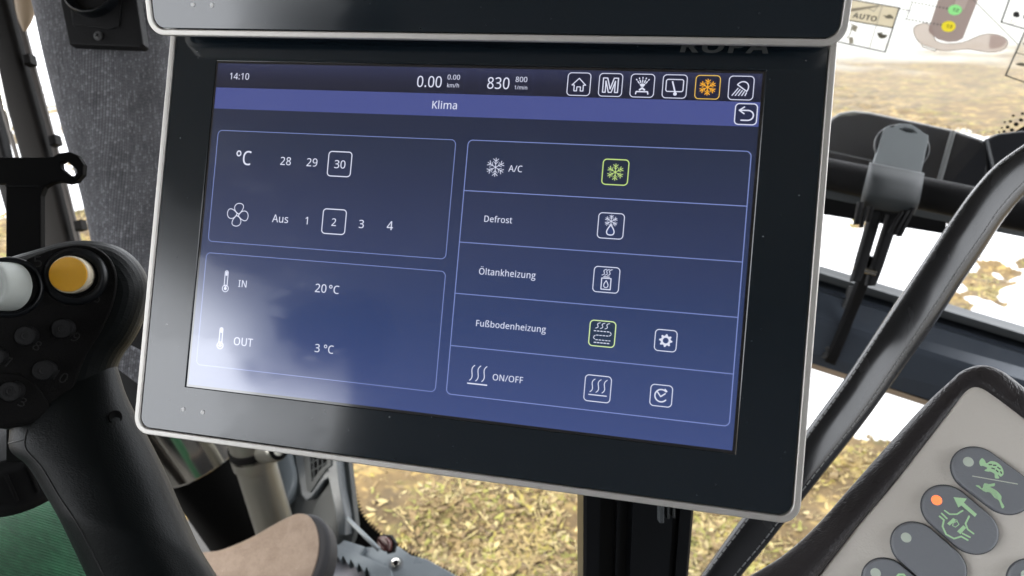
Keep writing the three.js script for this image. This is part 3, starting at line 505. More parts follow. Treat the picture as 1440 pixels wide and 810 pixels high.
// ---------------------------------------------------------------- fabric pillar, window frame behind it
{
  const g = thing('fabric_pillar', 'grey fabric covered pillar with a black cup plate screwed on', 'pillar');
  part(g, 'cover', loft([[20, -160, 240, -160, 0.8, 0.6], [38, -60, 240, -60, 0.8, 0.6], [55, 0, 245, 0, 0.8, 0.6], [72, 80, 250, 80, 0.8, 0.6], [96, 180, 258, 180, 0.8, 0.6], [118, 260, 262, 260, 0.8, 0.6], [134, 335, 264, 335, 0.8, 0.6], [142, 400, 266, 400, 0.8, 0.6], [146, 462, 268, 462, 0.8, 0.6]], { n: 50, seg: 56, e: 2.6 }), M.fabric);
  part(g, 'lower_cover', loft([[140, 455, 262, 455, 0.79, 0.6], [148, 510, 268, 510, 0.79, 0.6], [158, 570, 274, 570, 0.79, 0.6], [166, 610, 276, 600, 0.79, 0.6]], { n: 30, seg: 40, e: 3 }), M.black);
  const fp = new Frame(P(180, 515, 0.70), camVec(0.25, 0.2, 1));
  part(g, 'fabric_pad', ext(fp, [[156, 512], [164, 494], [180, 484], [250, 520], [240, 560], [196, 542]], { t: 0.02, bevel: 0.003, seg: 3 }), M.fabric);
  const fr = new Frame(P(150, 30, 0.738), camVec(-0.08, 0.1, 1));
  part(g, 'plate', ext(fr, [[72, -60], [183, -60], [201, 62], [196, 66], [97, 62]], { t: 0.012, bevel: 0.0012 }), M.black);
  const cup = fr.at(135, -14, 0.0);
  part(g, 'cup', turned([[0.0001, -0.004], [0.022, -0.003], [0.0265, 0.006], [0.028, 0.012], [0.0295, 0.0125], [0.0305, 0.010], [0.031, 0.0]], cup, fr.n, 56), M.blackGloss);
  part(g, 'cup_frame', ext(fr, [[90, -60], [180, -60], [168, 38], [155, 42], [104, 36]], { t: 0.002, h: 0.0016, bevel: 0.0006 }), M.black);
  const s = part(g, 'screw', turned([[0.0048, 0], [0.0046, 0.0014], [0.0034, 0.0024], [0.0001, 0.0028]], fr.at(139, 51, 0.0003), fr.n, 24), M.weld);
  for (const a of [0.6, 0.6 + Math.PI / 2]) { const q = fr.uv(139, 51); part(s, 'slot', new THREE.BoxGeometry(0.0048, 0.001, 0.0006).rotateZ(a).translate(q.x, q.y, 0.0029).applyMatrix4(fr.m), M.frit); }
}
{
  const g = thing('window_frame', 'dark slanted window frame with pale seals beside the fabric pillar', 'window frame');
  const bar = (name, x0, x1, w0, w1, d, m) => part(g, name, loft([[x0 - 60, -260, x0 - 60 + w0, -260, d, 0.8], [x0, 0, x0 + w0, 0, d, 0.8], [x1, 335, x1 + w1, 335, d, 0.8], [x1 + 60, 640, x1 + 60 + w1, 640, d, 0.8], [x1 + 110, 900, x1 + 110 + w1, 900, d, 0.8]], { n: 20, seg: 20, e: 5 }), m);
  bar('post', -24, 66, 42, 40, 1.2, M.doorDark);
  bar('seal', 18, 106, 8, 7, 1.19, M.seal);
  bar('inner_post', -78, 22, 40, 18, 1.12, M.black);
  bar('trim', -42, 52, 6, 5, 1.1, M.seal);
  bar('trim', -26, 44, 3, 3, 1.1, M.steel);
  part(g, 'hinge_cover', loft([[20, -60, 52, -60, 1.08, 0.8], [22, 0, 50, 0, 1.08, 0.8], [26, 25, 46, 25, 1.08, 0.8], [33, 44, 37, 44, 1.08, 0.8]], { n: 16, seg: 24 }), M.tan);
  const fr = new Frame(P(60, 150, 1.17), camVec(0, 0, 1));
  for (const [x, y] of [[72, 196], [108, 316], [36, 82]]) part(g, 'clip', ext(fr, [[x - 6, y - 5], [x + 4, y - 8], [x + 7, y + 6], [x - 3, y + 9]], { t: 0.02, bevel: 0.002 }), M.doorDark);
}
// ---------------------------------------------------------------- steering column and floor hardware
{
  const g = thing('steering_column', 'black steering column with polished metal collar and steel rod', 'steering column');
  const ax = camVec(0.34, -0.88, -0.4), top = P(262, 603, 1.34), u = CR.clone().addScaledVector(ax, -CR.dot(ax)).normalize(), v = ax.clone().cross(u);
  part(g, 'collar', turned([[0.08, -0.075], [0.094, -0.075], [0.0955, -0.07], [0.0955, 0.056], [0.094, 0.061], [0.08, 0.061]], top, ax, 72), M.steel);
  part(g, 'body', turned([[0.0001, -0.2], [0.083, -0.2], [0.083, 0.3], [0.06, 0.4], [0.0001, 0.4]], top, ax, 56), M.frit);
  for (let k = 0; k < 9; k++) { const a = -1.35 + (k % 5) * 0.11 - 0.3, h = 0.004 + Math.floor(k / 5) * 0.018 + 0.004 * rnd(); const o = (t) => u.clone().multiplyScalar(Math.cos(t) * 0.0955).addScaledVector(v, Math.sin(t) * 0.0955); part(g, 'stamped_mark', tube([top.clone().add(o(a)).addScaledVector(ax, h), top.clone().add(o(a + 0.05)).addScaledVector(ax, h + 0.004), top.clone().add(o(a + 0.02)).addScaledVector(ax, h + 0.012)], 0.0009, { seg: 5, n: 8 }), M.steel); }
  const r0 = P(356, 640, 1.2), r1 = P(392, 760, 1.28), rd = r1.clone().sub(r0);
  part(g, 'rod', rod(r0.clone().addScaledVector(rd, -0.6), r0.clone().addScaledVector(rd, 1.3), 0.0335, 0.0335, 40), M.tube);
  for (const [t, r, m, h] of [[-0.06, 0.037, M.frit, 0.009], [0.02, 0.037, M.tube, 0.013]]) part(g, 'rod_ring', turned([[0.033, -h], [r - 0.001, -h], [r, -h + 0.001], [r, h - 0.001], [r - 0.001, h], [0.033, h]], r0.clone().addScaledVector(rd, t), rd.clone().normalize(), 40), m);
  part(g, 'pivot_cap', turned([[0.0001, 0.012], [0.014, 0.012], [0.0185, 0.009], [0.0195, 0], [0.0195, -0.03]], P(386, 633, 1.16), camVec(0.75, 0.2, 0.6), 36), M.tube);
  part(g, 'pivot_bushing', turned([[0.010, 0.0135], [0.0165, 0.0135], [0.0165, 0.008]], P(386, 633, 1.16), camVec(0.75, 0.2, 0.6), 36), M.frit);
}
{
  const g = thing('kick_panel', 'grey moulded side panel with an air grille below the terminal', 'panel');
  const fr = new Frame(P(440, 700, 1.42), camVec(-0.25, 0.2, 1));
  part(g, 'backing', ext(fr, [[330, 560], [478, 560], [484, 650], [494, 745], [480, 790], [440, 830], [330, 830]], { t: 0.02, h: -0.02, bevel: 0.002 }), M.greyDark);
  part(g, 'side_bulge', ext(fr, [[375, 590], [408, 590], [414, 640], [421, 672], [416, 692], [404, 708], [392, 717], [370, 720]], { t: 0.05, h: 0.012, bevel: 0.008, seg: 4, smooth: 50 }), M.greyBlue);
  part(g, 'frame', ext(fr, [[412, 600], [478, 600], [477, 648], [482, 690], [489, 726], [488, 752], [478, 752], [474, 720], [464, 672], [458, 676], [442, 698], [434, 704], [426, 696], [420, 660]], { t: 0.03, h: 0.008, bevel: 0.003, seg: 3 }), M.greyPaint);
  part(g, 'lower_panel', ext(fr, [[443, 704], [464, 676], [474, 720], [477, 756], [468, 776], [440, 800], [420, 760]], { t: 0.02, h: -0.004, bevel: 0.003 }), M.greyDark);
  const vent = part(g, 'grille', ext(fr, [[426, 600], [468, 600], [470, 654], [462, 660], [441, 692], [436, 690]], { t: 0.012, h: 0.0125, bevel: 0.001, holes: [[[437, 604], [462, 604], [464, 652], [456, 658], [443, 676]]] }), M.greyDark);
  part(vent, 'black_backing', ext(fr, [[437, 606], [462, 606], [464, 652], [456, 658], [443, 674]], { t: 0.001, h: 0.0088, bevel: 0 }), M.frit);  // flat black sheet stands in for the shade behind the grille bars
  for (let k = 0; k < 4; k++) part(vent, 'grille_bar', tube([fr.at(439 + k * 1.5, 640 + k * 11, 0.011), fr.at(464, 628 + k * 11, 0.011)], 0.0016, { seg: 6, n: 2 }), M.greyDark);
  for (let k = 0; k < 3; k++) part(vent, 'grille_bar', tube([fr.at(443 + k * 6, 620, 0.0112), fr.at(446 + k * 6, 674 - k * 8, 0.0112)], 0.0016, { seg: 6, n: 2 }), M.greyDark);
}
{
  const g = thing('foot_pedal', 'dusty brown foot pedal with a black rubber edge', 'pedal');
  const fr = new Frame(P(400, 770, 1.12), camVec(-0.12, 0.6, 0.8));
  const o = [[270, 782], [310, 773], [350, 757], [395, 732], [422, 722], [445, 724], [458, 738], [463, 762], [460, 788], [446, 820], [420, 850], [330, 870], [270, 850]];
  part(g, 'pad', ext(fr, o, { t: 0.05, bevel: 0.009, seg: 5, smooth: 70 }), M.rubber);
  part(g, 'tread', ext(fr, o.map(([x, y]) => [x - 14 * sstep(400, 460, x), y + 1]), { t: 0.004, h: 0.0022, bevel: 0.0016, seg: 4, smooth: 70 }), M.dust, 'dusty brown top of the pedal');
}
{
  const g = thing('step_plate', 'grey steel sill plate with a serrated grip strip beside the pedal', 'step');
  const fr = new Frame(P(540, 795, 1.35), camVec(-0.1, 0.75, 0.65));
  part(g, 'plate', ext(fr, [[505, 770], [560, 768], [578, 781], [600, 786], [625, 800], [680, 830], [700, 870], [540, 870]], { t: 0.012, bevel: 0.0015 }), M.greyBlue);
  part(g, 'block', ext(fr, [[478, 772], [486, 764], [516, 774], [505, 790], [490, 786]], { t: 0.03, h: 0.014, bevel: 0.002 }), M.greyBlue);
  const teeth = []; for (let k = 0; k <= 10; k++) { const t = k / 10, x = lerp(464, 519, t), y = lerp(779, 806, t); teeth.push([x + (k % 2 ? 1 : -1), y + (k % 2 ? 7 : -3)]); }
  part(g, 'grip_strip', ext(fr, [[462, 764], [552, 806], [556, 830], [530, 830], ...teeth.reverse()], { t: 0.02, h: 0.016, bevel: 0.0008 }), M.greyBlue);
  part(g, 'tread_surface', ext(fr, [[462, 780], [470, 776], [530, 810], [545, 850], [430, 850]], { t: 0.01, h: -0.002, bevel: 0.001 }), std([0.16, 0.16, 0.18], 0.6));
  const b = part(g, 'bolt', turned([[0.0085, 0], [0.0085, 0.006], [0.0078, 0.007], [0.0001, 0.0072]], fr.at(557, 793, 0), fr.n, 24), M.steel);
  part(b, 'socket', turned([[0.0045, 0.0073], [0.0001, 0.0074]], fr.at(557, 793, 0), fr.n, 6), M.frit);
  part(g, 'washer', turned([[0.008, 0.0005], [0.0135, 0.0012], [0.014, 0]], fr.at(557, 793, 0), fr.n, 28), M.greyPaint);
}
{
  const g = thing('stay_rod', 'thin pale steel rod slanting beside the lower window', 'rod');
  part(g, 'rod', rod(P(488, 729, 1.33), P(533, 773, 1.30), 0.004), M.greyBlue);
}
{
  const g = thing('marker_lamp', 'small dark red lamp at the lower window corner', 'lamp');
  const fr = new Frame(P(540, 765, 1.32), camVec(-0.3, 0.3, 1));
  part(g, 'lens', ext(fr, [[531, 756], [541, 755], [548, 764], [546, 775], [538, 775], [530, 766]], { t: 0.02, bevel: 0.003, seg: 3, smooth: 30 }), M.redLens);
  part(g, 'base', ext(fr, [[534, 752], [545, 753], [552, 764], [549, 778], [540, 780]], { t: 0.012, h: -0.012, bevel: 0.002 }), M.black);
}
{ // lower window: pane, black printed border, its dotted edge
  const g = thing('lower_window', 'lower cab window with black printed border, looking onto the leafy soil', 'window');
  const fr = new Frame(P(660, 740, 1.48), camVec(0, 0.35, 1));
  part(g, 'pane', ext(fr, [[470, 480], [1010, 480], [1010, 860], [640, 860], [500, 780]], { t: 0.005, bevel: 0.0005 }), M.pane);
  const inner = [[491, 560], [492, 652], [497, 690], [505, 718], [520, 740], [545, 761], [572, 777], [612, 797], [660, 822], [720, 850]];
  part(g, 'printed_border', ext(fr, [...inner, [640, 860], [560, 830], [500, 785], [476, 742], [470, 650], [470, 560]], { t: 0.001, h: 0.003, bevel: 0 }), M.frit);
  const dots = [], cu = new THREE.CatmullRomCurve3(inner.map(([x, y]) => fr.at(x, y, 0.0032)), false, 'centripetal'), L = cu.getLength(), n = Math.floor(L / 0.0075);
  for (let i = 0; i < n; i++) { const p = cu.getPointAt((i + 0.5) / n), t = cu.getTangentAt((i + 0.5) / n), o = fr.n.clone().cross(t).normalize(); if (o.dot(CR) < 0) o.negate(); for (const [k, r] of [[0.002, 0.0034], [0.0068, 0.0017]]) { const q = p.clone().addScaledVector(o, k); dots.push(new THREE.CircleGeometry(r, 10).applyMatrix4(fr.m.clone().setPosition(q))); } }
  part(g, 'border_dots', mergeGeometries(dots), M.frit, undefined, 'stuff');
}
// ---------------------------------------------------------------- windscreen, its instruction sticker and what stands in front of it
const WF = new Frame(P(1300, 60, 1.3), camVec(-0.3, 0.3, 1));
{
  const g = thing('windscreen', 'clear cab windscreen with black dotted border above the steel bar', 'windscreen');
  part(g, 'pane', ext(WF, [[-50, -200], [1600, -200], [1600, 300], [1160, 246], [-50, 120]], { t: 0.005, bevel: 0.0005 }), M.pane);
  part(g, 'printed_border', ext(WF, [[1080, 232], [1165, 243], [1235, 260], [1330, 300], [1330, 330], [1080, 290]], { t: 0.001, h: 0.003, bevel: 0 }), M.frit);
  part(g, 'corner_border', ext(WF, [[1424, 188], [1436, 180], [1500, 150], [1600, 140], [1600, 330], [1420, 330]], { t: 0.001, h: 0.003, bevel: 0 }), M.frit);
  const dots = [];
  for (const [x, y, r] of [[1437, 161, 2], [1424, 164, 1.8], [1435, 170, 2.6], [1420, 172, 2], [1412, 173, 1.4], [1428, 176, 3], [1416, 180, 2.4], [1408, 181, 1.4], [1422, 184, 2.6], [1404, 187, 1.2], [1411, 186, 2]]) { const q = WF.uv(x, y); dots.push(new THREE.CircleGeometry(r * 0.0013, 12).translate(q.x, q.y, 0.003).applyMatrix4(WF.m)); }
  for (let k = 0; k < 16; k++) { const q = WF.uv(1120 + k * 8, 234 + k * 1.7 + 2); dots.push(new THREE.CircleGeometry(0.0042, 10).translate(q.x, q.y, 0.0033).applyMatrix4(WF.m)); }
  part(g, 'border_dots', mergeGeometries(dots), M.frit, undefined, 'stuff');
}
{ // clear printed film on the inside of the windscreen
  const x0 = WF.uv(1150, 60).x, x1 = WF.uv(1560, 60).x, y0 = WF.uv(1300, 150).y, y1 = WF.uv(1300, -160).y, w = x1 - x0, h = y1 - y0, PXM = 2000 / Math.max(w, h);
  const cv = document.createElement('canvas'); cv.width = Math.round(w * PXM); cv.height = Math.round(h * PXM); const c = cv.getContext('2d');
  const q = (x, y) => { const a = WF.uv(x, y); return [(a.x - x0) * PXM, (y1 - a.y) * PXM]; }, sc = PXM * 1.3 / 1000;
  c.fillStyle = 'rgba(225,220,208,0.1)'; c.fillRect(0, 0, cv.width, cv.height);
  const poly = (pts, { fill, stroke, lw = 1.2, close = true, dash } = {}) => { c.beginPath(); pts.map(([x, y]) => q(x, y)).forEach(([x, y], i) => (i ? c.lineTo(x, y) : c.moveTo(x, y))); if (close) c.closePath(); if (fill) { c.fillStyle = fill; c.fill(); } if (stroke) { c.setLineDash(dash ? dash.map((d) => d * sc) : []); c.strokeStyle = stroke; c.lineWidth = lw * sc; c.stroke(); c.setLineDash([]); } };
  const curve = (pts, o) => { const s = new THREE.CatmullRomCurve3(pts.map(([x, y]) => V3(x, y, 0)), true, 'centripetal').getPoints(60); poly(s.map((p) => [p.x, p.y]), o); };
  const text = (s, x, y, size, col, wt = '', a = 0.18) => { const [X, Y] = q(x, y), [X2, Y2] = q(x + 10, y + 10 * a); c.save(); c.translate(X, Y); c.rotate(Math.atan2(Y2 - Y, X2 - X)); c.font = `${wt} ${size * sc}px sans-serif`; c.textAlign = 'center'; c.textBaseline = 'middle'; c.fillStyle = col; c.fillText(s, 0, 0); c.restore(); };
  const K = '#0c0b08';
  // table with AUTO, tortoise and hare
  poly([[1188, 0], [1264, 13], [1254, 42], [1180, 28]], { fill: 'rgba(196,176,128,0.75)' });
  poly([[1160, -5], [1264, 13], [1244, 75], [1140, 52]], { stroke: K, lw: 1.9 }); poly([[1160, 25], [1254, 41]], { stroke: K, lw: 1.9, close: false }); poly([[1240, 10], [1222, 70]], { stroke: '#6b675a', lw: 0.9, close: false });
  poly([[1180, -30], [1230, -22], [1228, 3]], { stroke: K, lw: 1.2, close: false });
  text('AUTO', 1216, 26, 12.5, K, 'bold');
  poly([[1188, 15], [1235, 9], [1237, 11], [1200, 18], [1188, 18]], { fill: '#857b66' }); poly([[1221, 14], [1228, 18], [1234, 11]], { stroke: '#6b675a', lw: 1.0, close: false });
  curve([[1241, 23], [1246, 24], [1250, 22], [1255, 25], [1256, 29], [1253, 28], [1247, 28], [1243, 25]], { fill: '#67604c' });
  curve([[1233, 48], [1238, 48], [1241, 50], [1247, 51], [1246, 54], [1241, 56], [1236, 55], [1234, 52]], { fill: '#4a4536' }); poly([[1238, 47], [1241, 47], [1239, 50]], { fill: '#4a4536' });
  poly([[1195, 34], [1198, 36], [1195, 50], [1190, 56]], { stroke: '#7a7463', lw: 1.2, close: false }); poly([[1199, 36], [1206, 39], [1203, 47], [1197, 44]], { fill: '#8d8674' }); poly([[1193, 54], [1199, 54], [1200, 63], [1194, 63]], { fill: '#8d8674' });
  // drawing of the control lever
  curve([[1284, 42], [1292, 36], [1306, 36], [1316, 60], [1350, 62], [1384, 50], [1405, 52], [1416, 60], [1412, 70], [1398, 75], [1380, 74], [1360, 71], [1345, 72], [1325, 73], [1305, 68], [1290, 59]], { fill: 'rgba(190,170,152,0.75)', stroke: '#6f6253', lw: 1 });
  curve([[1393, 52], [1405, 52], [1414, 59], [1408, 67], [1391, 70]], { fill: 'rgba(160,138,128,0.8)' });
  poly([[1296, 64], [1316, 71], [1314, 74], [1296, 68]], { fill: '#efebe2', stroke: '#85786a', lw: 0.9 });
  poly([[1332, -40], [1390, -40], [1375, 0], [1353, 56], [1345, 60], [1332, 61], [1318, 57], [1306, 48], [1305, 43]], { fill: 'rgba(138,116,106,0.92)' });
  poly([[1353, -40], [1378, -40], [1355, 15], [1340, 15]], { fill: 'rgba(176,160,150,0.7)' });
  const disc = (x, y, r, f) => { const [X, Y] = q(x, y); c.beginPath(); c.arc(X, Y, r * sc, 0, 7); c.fillStyle = f; c.fill(); };
  disc(1342, 16, 8.6, '#8edc86'); disc(1333, 39, 8.8, '#e6d222'); text('12', 1343, 16, 7.5, '#2d4a22', 'bold'); text('13', 1334, 39, 7.5, '#4d440e', 'bold');
  const dotL = (pts) => poly(pts, { stroke: K, lw: 2.3, close: false, dash: [2, 2.6] });
  dotL([[1264, 14], [1278, 17]]); dotL([[1332, 14], [1282, 5], [1274, 29], [1324, 37]]); text('+', 1278, 17, 9, K, 'bold');
  poly([[1364, -2], [1431, 65]], { stroke: '#55503f', lw: 1.0, close: false });
  // tables at the far edge
  poly([[1426, -20], [1520, 0], [1500, 60], [1407, 33]], { stroke: K, lw: 1.9 }); curve([[1424, 20], [1428, 18], [1432, 20], [1432, 26], [1424, 25]], { fill: K }); { const [X, Y] = q(1424, 32); c.beginPath(); c.arc(X, Y, 3.2 * sc, 0, 7); c.strokeStyle = '#55503f'; c.lineWidth = 0.7 * sc; c.stroke(); } text('1x', 1432, 13, 4, K); curve([[1438, 24], [1443, 23], [1446, 28], [1439, 29]], { fill: K });
  poly([[1440, 47], [1530, 70], [1504, 140], [1413, 108]], { stroke: K, lw: 1.9 }); poly([[1428, 76], [1520, 100]], { stroke: K, lw: 1.2, close: false }); poly([[1440, 48], [1500, 62], [1490, 92], [1429, 75]], { fill: 'rgba(205,190,160,0.5)' });
  curve([[1427, 92], [1433, 90], [1441, 91], [1446, 93], [1440, 95], [1432, 94]], { fill: '#4a4536' }); curve([[1437, 63], [1443, 61], [1447, 64], [1441, 66]], { fill: '#4a4536' });
  const t = new THREE.CanvasTexture(cv); t.colorSpace = THREE.SRGBColorSpace; t.anisotropy = 8;
  const pg = new THREE.PlaneGeometry(w, h); pg.translate((x0 + x1) / 2, (y0 + y1) / 2, 0.004).applyMatrix4(WF.m);
  const g = thing('instruction_sticker', 'clear printed instruction film with lever drawing stuck on the windscreen', 'sticker');
  part(g, 'film', pg, std([1, 1, 1], 0.5, { map: t, transparent: true }));
}
{
  const g = thing('dash_cover', 'glossy dark moulded cover behind the grey clamp', 'cover');
  const fr = new Frame(P(1270, 210, 1.28), camVec(-0.42, 0.4, 0.8));
  part(g, 'shell', ext(fr, [[1130, 200], [1158, 178], [1168, 163], [1180, 155], [1200, 152], [1222, 154], [1300, 170], [1345, 180], [1384, 193], [1398, 212], [1392, 262], [1366, 300], [1240, 262], [1160, 240], [1130, 232]], { t: 0.07, bevel: 0.012, seg: 6 }), M.fairing);
  part(g, 'lower_lip', ext(fr, [[1130, 212], [1160, 214], [1240, 232], [1240, 254], [1160, 234], [1130, 230]], { t: 0.012, h: 0.011, bevel: 0.004, seg: 3 }), M.fairing);
  part(g, 'pale_stripe', tube([fr.at(1340, 186, -0.001), fr.at(1330, 222, 0), fr.at(1321, 254, -0.001)], 0.0045, { seg: 10 }), M.gasket);  // pale grey stripe running down the dark cover
  part(g, 'end_cap', ext(fr, [[1384, 196], [1402, 188], [1440, 184], [1500, 184], [1500, 290], [1388, 276], [1394, 240]], { t: 0.05, h: 0.006, bevel: 0.008, seg: 4 }), M.fairing);
}
const barD = (x) => lerp(1.22, 1.06, (x - 1150) / 290), barY = (x) => 250 + (x - 1190) * 0.205;
{
  const g = thing('cross_bar', 'black round steel bar running below the dark cover', 'bar');
  part(g, 'bar', rod(P(1080, barY(1080), barD(1080)).lerp(P(1560, barY(1560), barD(1560)), -0.5), P(1080, barY(1080), barD(1080)).lerp(P(1560, barY(1560), barD(1560)), 1.7), 0.027, 0.0245, 36), M.black);
  part(g, 'under_strip', prism([[1080, 248, 1.24], [1080, 262, 1.24], [1080, 262, 1.27], [1080, 248, 1.27]], [[1560, 347, 1.08], [1560, 358, 1.08], [1560, 358, 1.11], [1560, 347, 1.11]], -0.5, 1.7), M.greyDark);
}
{
  const g = thing('bar_clamp', 'grey plastic clamp with ribbed fingers gripping the black bar', 'clamp');
  const fr = new Frame(P(1265, 230, 1.1), camVec(-0.12, 0.35, 0.93));
  part(g, 'disc', turned([[0.030, 0], [0.039, 0], [0.0405, 0.003], [0.0405, 0.008], [0.039, 0.0095], [0.036, 0.0095], [0.034, 0.006], [0.030, 0.006]], fr.at(1270, 204, -0.012), fr.n, 56), M.fairing);
  part(g, 'plate', ext(fr, [[1243, 181], [1248, 177], [1255, 179], [1264, 173], [1281, 174], [1295, 183], [1300, 187], [1306, 190], [1306, 196], [1295, 246], [1228, 232]], { t: 0.012, bevel: 0.0015, seg: 3, holes: [[[1264, 181], [1272, 179], [1284, 182], [1290, 187], [1276, 186]]] }), M.clampLight);
  part(g, 'sleeve', loft([[1224, 228, 1299, 243, 1.075, 0.3], [1220, 248, 1295, 262, 1.06, 0.42], [1214, 272, 1290, 286, 1.065, 0.4], [1210, 292, 1284, 302, 1.08, 0.3]], { n: 24, seg: 48, e: 2.8 }), M.clamp);
  for (const [x0, y0, x1, y1, w] of [[1210, 284, 1204, 316, 7], [1218, 290, 1211, 320, 5], [1276, 296, 1257, 331, 6], [1268, 298, 1251, 327, 5], [1284, 292, 1264, 333, 6], [1226, 290, 1220, 312, 5]]) part(g, 'finger', loft([[x0 - w / 2, y0, x0 + w / 2, y0, 1.06, 1.4], [x1 - w / 2, y1, x1 + w / 2, y1, 1.07, 1.2]], { n: 4, seg: 14, e: 4 }), M.black);
  for (const [a, b] of [[[1232, 296], [1205, 388]], [[1256, 302], [1226, 394]]]) part(g, 'fork_arm', loft([[a[0] - 8, a[1], a[0] + 8, a[1], 1.09, 1], [b[0] - 7, b[1], b[0] + 7, b[1], 1.12, 1], [b[0] - 9, b[1] + 8, b[0] + 3, b[1] + 8, 1.12, 1]], { n: 14, seg: 20, e: 4 }), M.black);
  part(g, 'pin', rod(P(1200, 376, 1.12), P(1232, 384, 1.11), 0.005), M.steel);
}
{
  const g = thing('frame_beam', 'dark blue painted steel beam with a welded lug below the bar', 'beam');
  const sec = (x, y, d) => [[x, y, d + 0.08], [x, y + 12, d + 0.03], [x, y + 20, d + 0.015], [x, y + 56, d - 0.004], [x, y + 66, d - 0.002], [x, y + 124, d + 0.03], [x, y + 128, d + 0.05], [x, y + 124, d + 0.09]];
  part(g, 'beam', prism(sec(1060, 362, 1.26), sec(1600, 528, 1.1), -0.5, 1.7), M.beam);
  part(g, 'rubber_seal', prism([[1060, 346, 1.3], [1060, 356, 1.27], [1060, 366, 1.3], [1060, 366, 1.34]], [[1600, 506, 1.14], [1600, 518, 1.11], [1600, 530, 1.14], [1600, 530, 1.18]], -0.5, 1.7), M.gasket);
  part(g, 'lower_strip', prism([[1060, 484, 1.29], [1060, 492, 1.29], [1060, 492, 1.33], [1060, 484, 1.33]], [[1600, 660, 1.13], [1600, 668, 1.13], [1600, 668, 1.17], [1600, 660, 1.17]], -0.5, 1.7), M.tan);
  const lug = part(g, 'lug', loft([[1217, 356, 1226, 360, 1.13, 2], [1213, 364, 1228, 369, 1.13, 1], [1204, 398, 1218, 403, 1.16, 1], [1188, 440, 1201, 445, 1.2, 1], [1168, 488, 1181, 493, 1.232, 1], [1159, 508, 1172, 513, 1.25, 1]], { n: 24, seg: 20, e: 5 }), M.black);
  for (const [x0, y0, x1, y1] of [[1197, 405, 1160, 503], [1206, 424, 1178, 497]]) { const bs = []; for (let k = 0; k < 26; k++) { const t = k / 25, s = new THREE.SphereGeometry(0.003 + 0.0016 * rnd(), 8, 6), p = P(lerp(x0, x1, t) + rnd() * 3, lerp(y0, y1, t), lerp(1.222, 1.236, t)); s.scale(1.3, 0.8, 1).translate(p.x, p.y, p.z - 0.004); bs.push(s); } part(g, 'weld_bead', mergeGeometries(bs), M.weld); }
}
{ // slanted stitched tube; its left line is a highlight drawn as pale stitches
  const g = thing('stitched_tube', 'dark glossy slanting tube with a stitched line and a painted highlight line behind the terminal', 'tube');
  const rings = [[1900, -240, 1960, -190, 0.62, 0.6], [1720, 0, 1770, 60, 0.62, 0.6], [1560, 130, 1592, 209, 0.62, 0.6], [1500, 165, 1522, 226, 0.62, 0.6], [1440, 203, 1454, 262, 0.62, 0.6], [1400, 232, 1414, 306, 0.62, 0.6], [1370, 264, 1384, 352, 0.62, 0.6], [1340, 305, 1350, 402, 0.62, 0.6], [1300, 365, 1314, 456, 0.62, 0.6], [1240, 455, 1262, 528, 0.62, 0.6], [1190, 530, 1214, 594, 0.61, 0.6], [1130, 612, 1152, 672, 0.6, 0.6], [1060, 708, 1088, 752, 0.6, 0.6], [985, 810, 1037, 816, 0.6, 0.6], [900, 935, 957, 939, 0.6, 0.6], [760, 1150, 817, 1160, 0.6, 0.6]];
  part(g, 'tube', loft(rings, { n: 110, seg: 48, e: 2.4 }), M.pipe);
  const D = loftData(rings, 110);
  for (const th of [Math.PI * 0.36, Math.PI * 0.83]) {
    const cu = new THREE.CatmullRomCurve3(D.map((r) => loftPt(r, th, 2.4, 1.003))), L = cu.getLength(), n = Math.floor(L / 0.0062), gs = [];
    for (let i = 0; i < n; i++) { const a = cu.getPointAt(i / n), b = cu.getPointAt(Math.min(1, (i + 0.78) / n)); const r = rod(a, b, 0.0005, 0.0005, 6); gs.push(r); }
    part(g, 'pale_line', mergeGeometries(gs), M.stitchAndGlint, 'pale dashes of the stitching and the painted highlight line', 'stuff');
  }
}
